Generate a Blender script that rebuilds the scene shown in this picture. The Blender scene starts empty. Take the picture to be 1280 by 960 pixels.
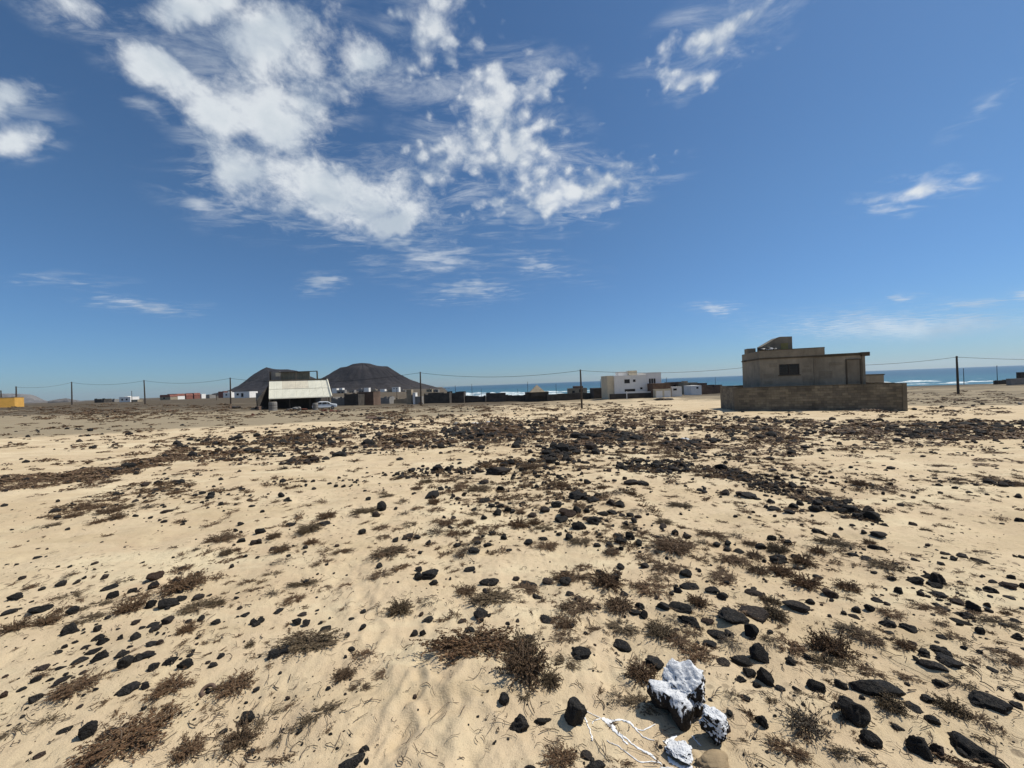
import bpy, bmesh, math, random
import numpy as np
from mathutils import Vector, Matrix
R = math.radians
rng = np.random.default_rng(7)
random.seed(7)
SC = bpy.context.scene
COL = SC.collection

# ------------------------------------------------------------------ camera
CAM_Z = 1.6
FPX = 465.0                                     # focal length in pixels of a 1280 px wide frame
ROLL = math.atan(.0375)
SR, CR = math.sin(ROLL), math.cos(ROLL)
cd = bpy.data.cameras.new('camera'); cam = bpy.data.objects.new('camera', cd); COL.objects.link(cam)
cd.sensor_width = 36; cd.lens = FPX / 1280 * 36; cd.clip_start = .05; cd.clip_end = 60000
cam.matrix_world = Matrix(((CR, SR, 0, 0), (0, 0, -1, 0), (-SR, CR, 0, CAM_Z), (0, 0, 0, 1)))
SC.camera = cam

# ------------------------------------------------------------------ sun, sky, exposure
SUN_AZ, SUN_EL = R(75), R(56)
sl = bpy.data.lights.new('sun', 'SUN'); so = bpy.data.objects.new('sun', sl); COL.objects.link(so)
sl.energy = 4.8; sl.angle = R(.55); sl.color = (1, .95, .86)
sd = Vector((math.sin(SUN_AZ) * math.cos(SUN_EL), math.cos(SUN_AZ) * math.cos(SUN_EL), math.sin(SUN_EL)))
so.rotation_euler = sd.to_track_quat('Z', 'Y').to_euler()
SC.view_settings.view_transform = 'Standard'; SC.view_settings.look = 'None'
SC.view_settings.exposure = 0.0; SC.view_settings.gamma = 1.0

W = bpy.data.worlds.new('World'); SC.world = W; W.use_nodes = True


class NT:
    """small helper for node trees"""
    def __init__(s, tree): s.t = tree; s.n = tree.nodes; s.l = tree.links
    def node(s, typ, **kw):
        n = s.n.new(typ)
        for k, v in kw.items(): setattr(n, k, v)
        return n
    def set(s, n, k, v):
        if isinstance(v, bpy.types.NodeSocket): s.l.new(v, n.inputs[k])
        elif v is not None: n.inputs[k].default_value = v
    def math(s, op, a, b=None, c=None, clamp=False):
        n = s.node('ShaderNodeMath', operation=op, use_clamp=clamp)
        s.set(n, 0, a); s.set(n, 1, b); s.set(n, 2, c)
        return n.outputs[0]
    def vmath(s, op, a, b=None):
        n = s.node('ShaderNodeVectorMath', operation=op)
        s.set(n, 0, a); s.set(n, 1, b)
        return n.outputs['Value'] if op in ('LENGTH', 'DOT_PRODUCT', 'DISTANCE') else n.outputs[0]
    def noise(s, vec, scale, detail=4, rough=.55, dist=0, out='Fac', dim='3D'):
        n = s.node('ShaderNodeTexNoise', noise_dimensions=dim)
        s.set(n, 'Vector', vec); s.set(n, 'Scale', scale); s.set(n, 'Detail', detail)
        s.set(n, 'Roughness', rough); s.set(n, 'Distortion', dist)
        return n.outputs[out]
    def voro(s, vec, scale, feature='F1', out='Distance', rnd=1):
        n = s.node('ShaderNodeTexVoronoi', feature=feature)
        s.set(n, 'Vector', vec); s.set(n, 'Scale', scale); s.set(n, 'Randomness', rnd)
        return n.outputs[out]
    def mapr(s, v, a, b, c=0, d=1, smooth=False):
        n = s.node('ShaderNodeMapRange', interpolation_type='SMOOTHSTEP' if smooth else 'LINEAR')
        for k, x in zip((0, 1, 2, 3, 4), (v, a, b, c, d)): s.set(n, k, x)
        return n.outputs[0]
    def mix(s, f, a, b, mode='MIX'):
        n = s.node('ShaderNodeMix', data_type='RGBA', blend_type=mode)
        s.set(n, 0, f)
        for k, x in ((6, a), (7, b)):
            if isinstance(x, (tuple, list)) and len(x) == 3: x = (*x, 1)
            s.set(n, k, x)
        return n.outputs[2]
    def bump(s, h, strength=1, dist=.01, normal=None):
        n = s.node('ShaderNodeBump'); s.set(n, 'Height', h); s.set(n, 'Strength', strength); s.set(n, 'Distance', dist)
        if normal is not None: s.set(n, 'Normal', normal)
        return n.outputs[0]
    def comb(s, x, y, z):
        n = s.node('ShaderNodeCombineXYZ'); s.set(n, 0, x); s.set(n, 1, y); s.set(n, 2, z)
        return n.outputs[0]
    def sep(s, v):
        n = s.node('ShaderNodeSeparateXYZ'); s.set(n, 0, v); return n.outputs


def sky_world():
    W.node_tree.nodes.clear()
    k = NT(W.node_tree)
    out = k.node('ShaderNodeOutputWorld'); bg = k.node('ShaderNodeBackground')
    k.l.new(bg.outputs[0], out.inputs[0]); bg.inputs[1].default_value = .1
    sky = k.node('ShaderNodeTexSky', sky_type='NISHITA', sun_disc=False)
    sky.sun_elevation = SUN_EL; sky.sun_rotation = SUN_AZ
    sky.altitude = 0; sky.air_density = 1.0; sky.dust_density = .25; sky.ozone_density = 3.2
    d = k.node('ShaderNodeTexCoord').outputs['Generated']
    dx, dy, dz = k.sep(d)
    tint = k.mix(k.mapr(dz, 0, .42, 0, 1, True), (.43, .65, .92), (.565, .78, .92))   # sea air: blue right down to the horizon
    skyc = k.mix(1.0, sky.outputs[0], tint, 'MULTIPLY')
    yy = k.math('MAXIMUM', dy, .05)
    q = k.comb(k.math('DIVIDE', dx, yy), k.math('DIVIDE', dz, yy), 0)       # bearing and height of the cloud
    zz = k.math('MAXIMUM', dz, .03)
    p = k.comb(k.math('DIVIDE', dx, zz), k.math('DIVIDE', dy, zz), 0)       # place on the flat cloud layer
    # edges torn by noise
    wv = k.noise(d, 9, 3, .6, 0, 'Color')
    wn = k.node('ShaderNodeVectorMath', operation='MULTIPLY_ADD')
    k.set(wn, 0, wv); wn.inputs[1].default_value = (.11, .11, 0); 
    off = k.vmath('SUBTRACT', q, (.055, .055, 0)); k.l.new(off, wn.inputs[2])
    qw = wn.outputs[0]

    def blob(px, py, rx, ry, deg):
        u, v = (px - 640) / FPX, (480 - py) / FPX
        X, Z = u * CR + v * SR, -u * SR + v * CR
        m = k.node('ShaderNodeMapping', vector_type='TEXTURE')
        m.inputs['Location'].default_value = (X, Z, 0)
        m.inputs['Rotation'].default_value = (0, 0, R(deg) - ROLL)
        m.inputs['Scale'].default_value = (rx / FPX, ry / FPX, 1)
        k.l.new(qw, m.inputs['Vector'])
        return k.math('SUBTRACT', 1, k.vmath('LENGTH', m.outputs[0]))

    def union(lst):
        acc = None
        for b in lst:
            f = blob(*b[:5])
            if len(b) > 5: f = k.math('SUBTRACT', f, b[5])
            acc = f if acc is None else k.math('SMOOTH_MAX', acc, f, .38)
        return acc
    big = union([(335, 45, 100, 85, -10), (255, 8, 105, 34, 4), (198, 84, 92, 40, -38), (345, 150, 88, 78, -35), (405, 238, 178, 58, -6),
                 (300, 215, 70, 44, -50), (85, 5, 95, 36, -20, .22), (455, 75, 90, 66, -20, .40), (270, 150, 75, 48, -48, .05), (5, 120, 105, 44, 14, .46), (15, 172, 90, 40, 6, .36), (490, 275, 55, 22, 8, .1)])
    cells = union([(540, 45, 62, 85, -15), (612, 125, 75, 85, -30), (640, 195, 100, 78, -30), (710, 238, 128, 40, 12), (560, 205, 85, 55, 0, .12),
                   (690, 100, 60, 30, 35, .2), (895, 40, 150, 50, 27, .30), (870, 95, 50, 22, 20, .15), (1148, 240, 88, 22, 14, .1)])
    wisps = union([(535, 325, 110, 36, -5, .12), (590, 366, 85, 18, 5, .14), (500, 298, 60, 14, 6), (403, 354, 34, 14, 0), (890, 381, 45, 10, 0), (175, 379, 90, 12, -4),
                   (1150, 412, 200, 24, -2, -.18), (1215, 380, 60, 12, 2), (1285, 372, 40, 14, 0), (250, 257, 28, 15, 0), (1130, 370, 30, 8, 0), (640, 268, 60, 20, 0), (735, 262, 25, 12, 0), (1240, 130, 120, 24, 38, .48), (680, 330, 120, 26, -12, .35), (190, 140, 60, 20, -30, .2), (60, 350, 140, 14, 0, .35)])
    dd = k.node('ShaderNodeMapping'); dd.inputs['Scale'].default_value = (1, 1, 1.35); k.l.new(d, dd.inputs['Vector']); dd = dd.outputs[0]
    n1 = k.noise(dd, 6.0, 8, .60, .25)
    n2 = k.noise(dd, 24.0, 6, .62, .3)
    vo = k.voro(k.vmath('ADD', dd, k.vmath('SCALE', k.noise(dd, 30, 3, .6, 0, 'Color'), .03)), 33, 'SMOOTH_F1')
    cellv = k.math('SUBTRACT', .62, vo)
    big = k.math('SUBTRACT', big, .06)
    d1 = k.math('ADD', big, k.math('MULTIPLY', k.math('SUBTRACT', n1, .5), 1.65))
    d1 = k.math('ADD', d1, k.math('MULTIPLY', k.math('SUBTRACT', n2, .5), .8))
    d1 = k.math('ADD', d1, k.math('MULTIPLY', k.math('SUBTRACT', k.noise(dd, 75, 4, .65, .3), .5), .3))
    d2 = k.math('ADD', k.math('MULTIPLY', cells, .95), k.math('MULTIPLY', k.math('SUBTRACT', n2, .52), 1.1))
    d2 = k.math('ADD', d2, k.math('MULTIPLY', k.math('SUBTRACT', cellv, .22), 1.25))
    d2 = k.math('ADD', d2, k.math('MULTIPLY', k.math('SUBTRACT', n1, .5), 1.15))
    ps = k.node('ShaderNodeMapping'); ps.inputs['Scale'].default_value = (2.2, 4.5, 1); k.l.new(p, ps.inputs['Vector'])
    n3 = k.noise(ps.outputs[0], 1.5, 6, .62, .4)
    d3 = k.math('ADD', k.math('MULTIPLY', wisps, .8), k.math('MULTIPLY', k.math('SUBTRACT', n3, .55), 1.8))
    # the same sort of broken cloud goes on over the rest of the sky
    n4 = k.noise(p, .55, 7, .6, .2)
    behind = k.mapr(dy, .05, .3, 1, 0)
    d4 = k.math('SUBTRACT', k.mapr(n4, .52, .72, 0, .9), k.math('SUBTRACT', 1, behind))
    a1 = k.math('MULTIPLY', k.mapr(d1, -.06, .70, 0, 1, True), .94)
    a2 = k.math('MULTIPLY', k.mapr(d2, .04, 1.05, 0, 1, True), .92)
    a3 = k.math('MULTIPLY', k.mapr(d3, .05, .9, 0, 1, True), .62)
    a4 = k.mapr(d4, 0, .6, 0, .8, True)
    # thin veils round the thick parts
    pv = k.node('ShaderNodeMapping'); pv.inputs['Scale'].default_value = (1.0, 2.2, 1); pv.inputs['Rotation'].default_value = (0, 0, R(35)); k.l.new(p, pv.inputs['Vector'])
    n5 = k.noise(pv.outputs[0], 3.0, 7, .66, .5)
    vm = k.math('MAXIMUM', k.mapr(big, -.55, .15, 0, 1, True), k.math('MAXIMUM', k.mapr(cells, -.45, .15, 0, 1, True), k.mapr(wisps, -.35, .2, 0, .35, True)))
    a5 = k.math('MULTIPLY', k.math('MULTIPLY', vm, k.mapr(n5, .44, .74, 0, 1, True)), .5)
    a4 = k.math('MAXIMUM', a4, a5)
    a = k.math('MAXIMUM', k.math('MAXIMUM', a1, a2), k.math('MAXIMUM', a3, a4))
    a = k.math('MULTIPLY', a, k.mapr(dz, .01, .08))
    # thick parts are greyer below, thin edges bright
    shade = k.math('ADD', k.noise(dd, 9, 5, .5, .2), k.math('MULTIPLY', k.math('SUBTRACT', n2, .5), .35))
    ccol = k.mix(k.mapr(shade, .34, .60, 0, 1, True), (5.2, 5.9, 6.7), (7.8, 8.2, 8.5))
    ccol = k.mix(k.math('MULTIPLY', k.mapr(d1, .5, 1.2), .5), ccol, (4.6, 5.5, 6.2))
    ccol = k.mix(k.math('MULTIPLY', k.mapr(d2, .5, 1.1), .5), ccol, (8.2, 8.4, 8.5))
    k.l.new(k.mix(a, skyc, ccol), bg.inputs[0])


# 'SCALE' in vector maths keeps its factor in input 3
def _vm(s, op, a, b=None):
    n = s.node('ShaderNodeVectorMath', operation=op)
    s.set(n, 0, a)
    if op == 'SCALE': n.inputs['Scale'].default_value = .12 if b is None else b
    else: s.set(n, 1, b)
    return n.outputs['Value'] if op in ('LENGTH', 'DOT_PRODUCT', 'DISTANCE') else n.outputs[0]


NT.vmath = _vm
sky_world()


# ------------------------------------------------------------------ numpy noise
def _hash(ix, iy, seed):
    h = (ix.astype(np.int64) * 374761393 + iy.astype(np.int64) * 668265263 + seed * 974634777) & 0xFFFFFFFF
    h = ((h ^ (h >> 13)) * 1274126177) & 0xFFFFFFFF
    return ((h ^ (h >> 16)) & 0xFFFF) / 65535.0


def vnoise(x, y, seed=0):
    ix, iy = np.floor(x), np.floor(y); fx, fy = x - ix, y - iy
    ux, uy = fx * fx * fx * (fx * (fx * 6 - 15) + 10), fy * fy * fy * (fy * (fy * 6 - 15) + 10)
    def g(i, j):
        a = _hash(ix + i, iy + j, seed) * 2 * np.pi
        return np.cos(a) * (fx - i) + np.sin(a) * (fy - j)
    return ((g(0, 0) * (1 - ux) + g(1, 0) * ux) * (1 - uy) + (g(0, 1) * (1 - ux) + g(1, 1) * ux) * uy) * 1.4


def fbm(x, y, seed=0, oct=4, gain=.5):
    s, a = 0, 1
    for i in range(oct):
        s = s + a * vnoise(x, y, seed + i * 17); x = x * 2.03 + 5.1; y = y * 2.03 - 3.7; a *= gain
    return s


# ------------------------------------------------------------------ terrain
def dirs(px, py):
    u, v = (np.asarray(px, float) - 640) / FPX, (480 - np.asarray(py, float)) / FPX
    return u * CR + v * SR, -u * SR + v * CR


SEA = CAM_Z - 9.0
CTRL = [(0, 0, 1.6), (0, 4, 1.72), (4, 2, 1.66), (-4, 2, 1.62), (0, 10, 2.0), (0, 20, 2.45), (15, 15, 2.3), (-15, 15, 1.95), (-30, 30, 2.1),
        (-8, 8, 1.85), (8, 8, 1.95), (0, 30, 2.9), (-60, 60, 2.1), (0, 50, 3.7), (0, -10, 1.5), (0, -60, 1.2), (60, -60, 1.4), (-60, -60, 1.2), (-60, 0, 1.3), (50, 0, 2.4),
        (28, 94, 4.65), (18.9, 31.5, 3.05), (29.7, 28.2, 3.12), (24, 37, 3.2), (45, 30, 3.5), (-45, 68, 3.05), (-33, 66, 3.2), (-134, 100, 1.25), (-133.7, 113, 1.35),
        (-105.6, 107, 2.0), (-72.7, 96, 2.6), (-19.1, 78, 3.75), (12.3, 66, 4.8), (79, 66, 4.8), (110, 60, 4.9), (-250, 250, 2.7), (-450, 450, 3.3), (-200, 500, 4.5),
        (-100, 300, 5), (-50, 200, 6.0), (0, 170, 6.4), (60, 160, 6.6), (135, 100, 5.0), (160, 80, 5.2), (200, 170, 8.2), (300, 40, 6), (-39, 300, 9.0), (-800, 200, 2), (-900, 1200, 5),
        (-300, 1500, 6), (-2500, 2500, 6), (-600, -600, 1), (600, -600, 3), (3000, -2000, 5), (-3000, -1000, 3), (-100, 60, 1.7)]


def _warp(X, Y): return np.arcsinh(X / 25.0), np.arcsinh(Y / 25.0)


def _tps(r2): return np.where(r2 > 1e-12, r2 * np.log(np.maximum(r2, 1e-12)), 0)


_C = np.array(CTRL, float); _cu, _cv = _warp(_C[:, 0], _C[:, 1])
_n = len(_C)
_A = np.zeros((_n + 3, _n + 3))
_A[:_n, :_n] = _tps((_cu[:, None] - _cu) ** 2 + (_cv[:, None] - _cv) ** 2) + np.eye(_n) * .02
_A[:_n, _n:] = np.c_[np.ones(_n), _cu, _cv]; _A[_n:, :_n] = _A[:_n, _n:].T
_w = np.linalg.solve(_A, np.r_[_C[:, 2], 0, 0, 0])
MOUNDS = []          # (x, y, radius, height): sand caught by the bushes and stones
DENTS = []           # (x, y, half length, half width, heading, depth): old footprints


def base_z(X, Y):
    X, Y = np.asarray(X, float), np.asarray(Y, float)
    sh = X.shape; X, Y = X.ravel(), Y.ravel()
    u, v = _warp(X, Y)
    h = _w[_n] + _w[_n + 1] * u + _w[_n + 2] * v
    for i in range(_n): h = h + _w[i] * _tps((u - _cu[i]) ** 2 + (v - _cv[i]) ** 2)
    z = CAM_Z - h
    r = np.hypot(X, Y)
    z = z + fbm(X / 9, Y / 9, 3, 3) * .10 * np.clip(r / 20, .15, 1.3) + fbm(X / 60, Y / 60, 9, 3) * .35 * np.clip((r - 40) / 100, 0, 1)
    d1 = (300 - .34 * (X + 39) - Y) / 1.056; d2 = (-39 - .19 * (Y - 300) - X) / 1.018
    d = np.maximum(d1, d2) + fbm(X / 70, Y / 70, 21, 3) * 9
    zs = SEA - .3 + d * .06
    k = np.clip(.5 + .5 * (zs - z) / 1.2, 0, 1)
    z = zs * (1 - k) + z * k - 1.2 * k * (1 - k)
    return z.reshape(sh)


def relief(X, Y):
    r = np.hypot(X, Y)
    f = np.clip(1.2 - r / 60, 0, 1)
    z = fbm(X * 1.1, Y * 1.1, 41, 2) * .030 + fbm(X * 3.6, Y * 3.6, 51, 3) * .010 + fbm(X * 14, Y * 14, 61, 2, .6) * .0042
    z = z + np.abs(vnoise(X * 6 + 2 * vnoise(X * 2, Y * 2, 4), Y * 9, 71)) * .005
    return z * f


def ground(X, Y):
    X, Y = np.asarray(X, float), np.asarray(Y, float)
    sh = X.shape; X, Y = X.ravel(), Y.ravel()
    z = base_z(X, Y) + relief(X, Y)
    near = np.nonzero(np.hypot(X, Y) < 26)[0]
    if len(near):
        xn, yn = X[near], Y[near]; add = np.zeros(len(near))
        o = np.argsort(yn); ys = yn[o]
        for mx, my, mr, mh in MOUNDS:
            i0, i1 = np.searchsorted(ys, (my - 2.6 * mr, my + 2.6 * mr)); s = o[i0:i1]
            add[s] += mh * np.exp(-((xn[s] - mx) ** 2 + (yn[s] - my) ** 2) / (mr * mr))
        for dx, dy, dl, dw, da, dd in DENTS:
            i0, i1 = np.searchsorted(ys, (dy - 3 * dl, dy + 3 * dl)); s = o[i0:i1]
            ex, ey = xn[s] - dx, yn[s] - dy
            a, b = (ex * math.cos(da) + ey * math.sin(da)) / dl, (-ex * math.sin(da) + ey * math.cos(da)) / dw
            q = a * a + b * b
            add[s] += dd * (-np.exp(-q ** 2) + .55 * np.exp(-((np.sqrt(q) - 1.35) / .35) ** 2))
        z[near] += add
    return z.reshape(sh)


def gz(x, y): return float(ground(np.array([x]), np.array([y]))[0])


_ys = np.geomspace(.8, 900, 420)
_ga = np.linspace(-1.05, 1.05, 420); _gr = np.geomspace(.7, 1900, 420)
_GA, _GR = np.meshgrid(_ga, _gr, indexing='ij')
_GZ = base_z(_GR * np.sin(_GA), _GR * np.cos(_GA))


def base_fast(X, Y):
    """base_z read off a fine fan-shaped table"""
    a = np.clip((np.arctan2(X, Y) + 1.05) / 2.1 * 419, 0, 418.999); r = np.clip(np.log(np.maximum(np.hypot(X, Y), .7) / .7) / math.log(1900 / .7) * 419, 0, 418.999)
    i, j = a.astype(int), r.astype(int); fa, fr = a - i, r - j
    return (_GZ[i, j] * (1 - fa) + _GZ[i + 1, j] * fa) * (1 - fr) + (_GZ[i, j + 1] * (1 - fa) + _GZ[i + 1, j + 1] * fa) * fr


def land(px, py):
    """where the sight line through a spot of the photograph meets the land"""
    px, py = np.atleast_1d(px).astype(float), np.atleast_1d(py).astype(float)
    X, Z = dirs(px, py)
    g = base_fast(X[:, None] * _ys, np.broadcast_to(_ys, (len(X), len(_ys)))); Rz = CAM_Z + Z[:, None] * _ys
    below = Rz < g
    hit = below.any(1); i = np.maximum(below.argmax(1), 1)
    r = np.arange(len(X))
    a, b = (Rz - g)[r, i - 1], (Rz - g)[r, i]
    t = np.clip(a / np.maximum(a - b, 1e-9), 0, 1)
    Y = _ys[i - 1] + t * (_ys[i] - _ys[i - 1])
    return X * Y, Y, hit


# ------------------------------------------------------------------ object helpers
def tag(o, label=None, cat=None, group=None, kind=None):
    for k, v in (('label', label), ('category', cat), ('group', group), ('kind', kind)):
        if v: o[k] = v
    return o


def link(name, me, parent=None, mats=()):
    o = bpy.data.objects.new(name, me); COL.objects.link(o)
    if mats and me is not None and not me.materials:
        for m in mats: me.materials.append(m)
    if parent is not None: o.parent = parent
    return o


def empty(name, loc, rz=0):
    o = bpy.data.objects.new(name, None); COL.objects.link(o)
    o.location = loc; o.rotation_euler = (0, 0, rz); o.empty_display_size = .2
    return o


def mesh_np(name, V, F, smooth=False, mats=(), midx=None):
    """V (n,3); F (m,3) or (m,4)"""
    V = np.ascontiguousarray(V, np.float32); F = np.ascontiguousarray(F, np.int32)
    me = bpy.data.meshes.new(name); k = F.shape[1]
    me.vertices.add(len(V)); me.vertices.foreach_set('co', V.ravel())
    me.loops.add(F.size); me.loops.foreach_set('vertex_index', F.ravel())
    me.polygons.add(len(F)); me.polygons.foreach_set('loop_start', np.arange(0, F.size, k, dtype=np.int32))
    me.polygons.foreach_set('loop_total', np.full(len(F), k, np.int32))
    me.polygons.foreach_set('use_smooth', np.full(len(F), smooth))
    for m in mats: me.materials.append(m)
    if midx is not None: me.polygons.foreach_set('material_index', np.asarray(midx, np.int32))
    me.update(calc_edges=True); me.validate()
    return me


class MB:
    """collects simple solids into ONE mesh"""
    def __init__(s): s.bm = bmesh.new()
    def box(s, x0, x1, y0, y1, z0, z1, M=None):
        c = [s.bm.verts.new((x, y, z)) for z in (z0, z1) for x, y in ((x0, y0), (x1, y0), (x1, y1), (x0, y1))]
        for f in ((3, 2, 1, 0), (4, 5, 6, 7), (0, 1, 5, 4), (1, 2, 6, 5), (2, 3, 7, 6), (3, 0, 4, 7)): s.bm.faces.new([c[i] for i in f])
        if M is not None: bmesh.ops.transform(s.bm, matrix=M, verts=c)
        return s
    def prism(s, pts, d, M=None):
        """polygon of (x, z) extruded along y from d[0] to d[1]"""
        a = [s.bm.verts.new((x, d[0], z)) for x, z in pts]; b = [s.bm.verts.new((x, d[1], z)) for x, z in pts]
        n = len(pts); s.bm.faces.new(a); s.bm.faces.new(b[::-1])
        for i in range(n): s.bm.faces.new((a[(i + 1) % n], a[i], b[i], b[(i + 1) % n]))
        if M is not None: bmesh.ops.transform(s.bm, matrix=M, verts=a + b)
        return s
    def tube(s, pts, rad, n=6, cap=True):
        rings = []; pts = [Vector(p) for p in pts]
        for i, p in enumerate(pts):
            t = (pts[min(i + 1, len(pts) - 1)] - pts[max(i - 1, 0)]).normalized()
            u = t.orthogonal().normalized() if abs(t.z) > .95 else t.cross(Vector((0, 0, 1))).normalized(); w = t.cross(u)
            r = rad[i] if hasattr(rad, '__len__') else rad
            rings.append([s.bm.verts.new(p + (u * math.cos(2 * math.pi * j / n) + w * math.sin(2 * math.pi * j / n)) * r) for j in range(n)])
        for a, b in zip(rings, rings[1:]):
            for j in range(n): s.bm.faces.new((a[j], a[(j + 1) % n], b[(j + 1) % n], b[j]))
        if cap: s.bm.faces.new(rings[0][::-1]); s.bm.faces.new(rings[-1])
        return s
    def build(s, name, mat, parent=None, bevel=0, smooth=False):
        bmesh.ops.recalc_face_normals(s.bm, faces=s.bm.faces)
        if bevel: bmesh.ops.bevel(s.bm, geom=list(s.bm.edges), offset=bevel, segments=1, affect='EDGES', profile=.5)
        me = bpy.data.meshes.new(name); s.bm.to_mesh(me); s.bm.free()
        if smooth: me.polygons.foreach_set('use_smooth', [True] * len(me.polygons))
        return link(name, me, parent, (mat,))


# ------------------------------------------------------------------ materials
MAT = {}


def newmat(name):
    m = bpy.data.materials.new(name); m.use_nodes = True; MAT[name] = m
    k = NT(m.node_tree); b = m.node_tree.nodes['Principled BSDF']
    b.inputs['Specular IOR Level'].default_value = .3
    return m, k, b


def wallmat(name, col, var=.25, stain=.35, rough=.9, bumpd=.01, block=None):
    """rendered or bare masonry with blotches, stains and fine grain"""
    m, k, b = newmat(name)
    co = k.node('ShaderNodeTexCoord').outputs['Object']
    n1 = k.noise(co, .7, 5, .6, .3); n2 = k.noise(co, 6, 6, .65); n3 = k.noise(co, 40, 3, .7)
    st = k.node('ShaderNodeMapping'); st.inputs['Scale'].default_value = (3.2, 3.2, .35); k.l.new(co, st.inputs['Vector'])
    n4 = k.noise(st.outputs[0], 1.2, 5, .65)
    dark = tuple(c * (1 - var * 1.6) for c in col); lite = tuple(min(.85, c * (1 + var)) for c in col)
    c = k.mix(k.mapr(n1, .3, .7), dark, lite)
    c = k.mix(k.math('MULTIPLY', k.mapr(n2, .45, .75), .4), c, dark)
    c = k.mix(k.math('MULTIPLY', k.mapr(n4, .5, .8), stain), c, tuple(x * .35 for x in col))
    h = k.math('ADD', k.math('MULTIPLY', n2, .6), k.math('MULTIPLY', n3, .4))
    if block:
        br = k.node('ShaderNodeTexBrick'); rot = k.node('ShaderNodeMapping'); rot.inputs['Rotation'].default_value = (R(90), 0, 0)
        k.l.new(co, rot.inputs['Vector']); k.l.new(rot.outputs[0], br.inputs['Vector'])
        br.inputs['Scale'].default_value = 1; br.inputs['Brick Width'].default_value = block[0]; br.inputs['Row Height'].default_value = block[1]
        br.inputs['Mortar Size'].default_value = .012; br.inputs['Color1'].default_value = (.75, .75, .75, 1); br.inputs['Color2'].default_value = (1.1, 1.1, 1.1, 1)
        br.inputs['Mortar'].default_value = (.62, .62, .62, 1)
        c = k.mix(.7, c, br.outputs['Color'], 'MULTIPLY')
    if name == 'block_wall':
        ri = k.node('ShaderNodeNewGeometry').outputs['Random Per Island']
        c = k.mix(1, c, k.mix(ri, (.72, .72, .74), (1.28, 1.24, 1.15)), 'MULTIPLY')
    k.l.new(c, b.inputs['Base Color']); b.inputs['Roughness'].default_value = rough
    k.l.new(k.bump(h, .8, bumpd), b.inputs['Normal'])
    return m


def plain(name, col, rough=.6, metal=0, var=.2, sc=8):
    m, k, b = newmat(name)
    co = k.node('ShaderNodeTexCoord').outputs['Object']
    n = k.noise(co, sc, 5, .6)
    k.l.new(k.mix(k.mapr(n, .3, .7), tuple(c * (1 - var) for c in col), tuple(min(.9, c * (1 + var)) for c in col)), b.inputs['Base Color'])
    b.inputs['Roughness'].default_value = rough; b.inputs['Metallic'].default_value = metal
    k.l.new(k.bump(n, .3, .004), b.inputs['Normal'])
    return m


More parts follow.
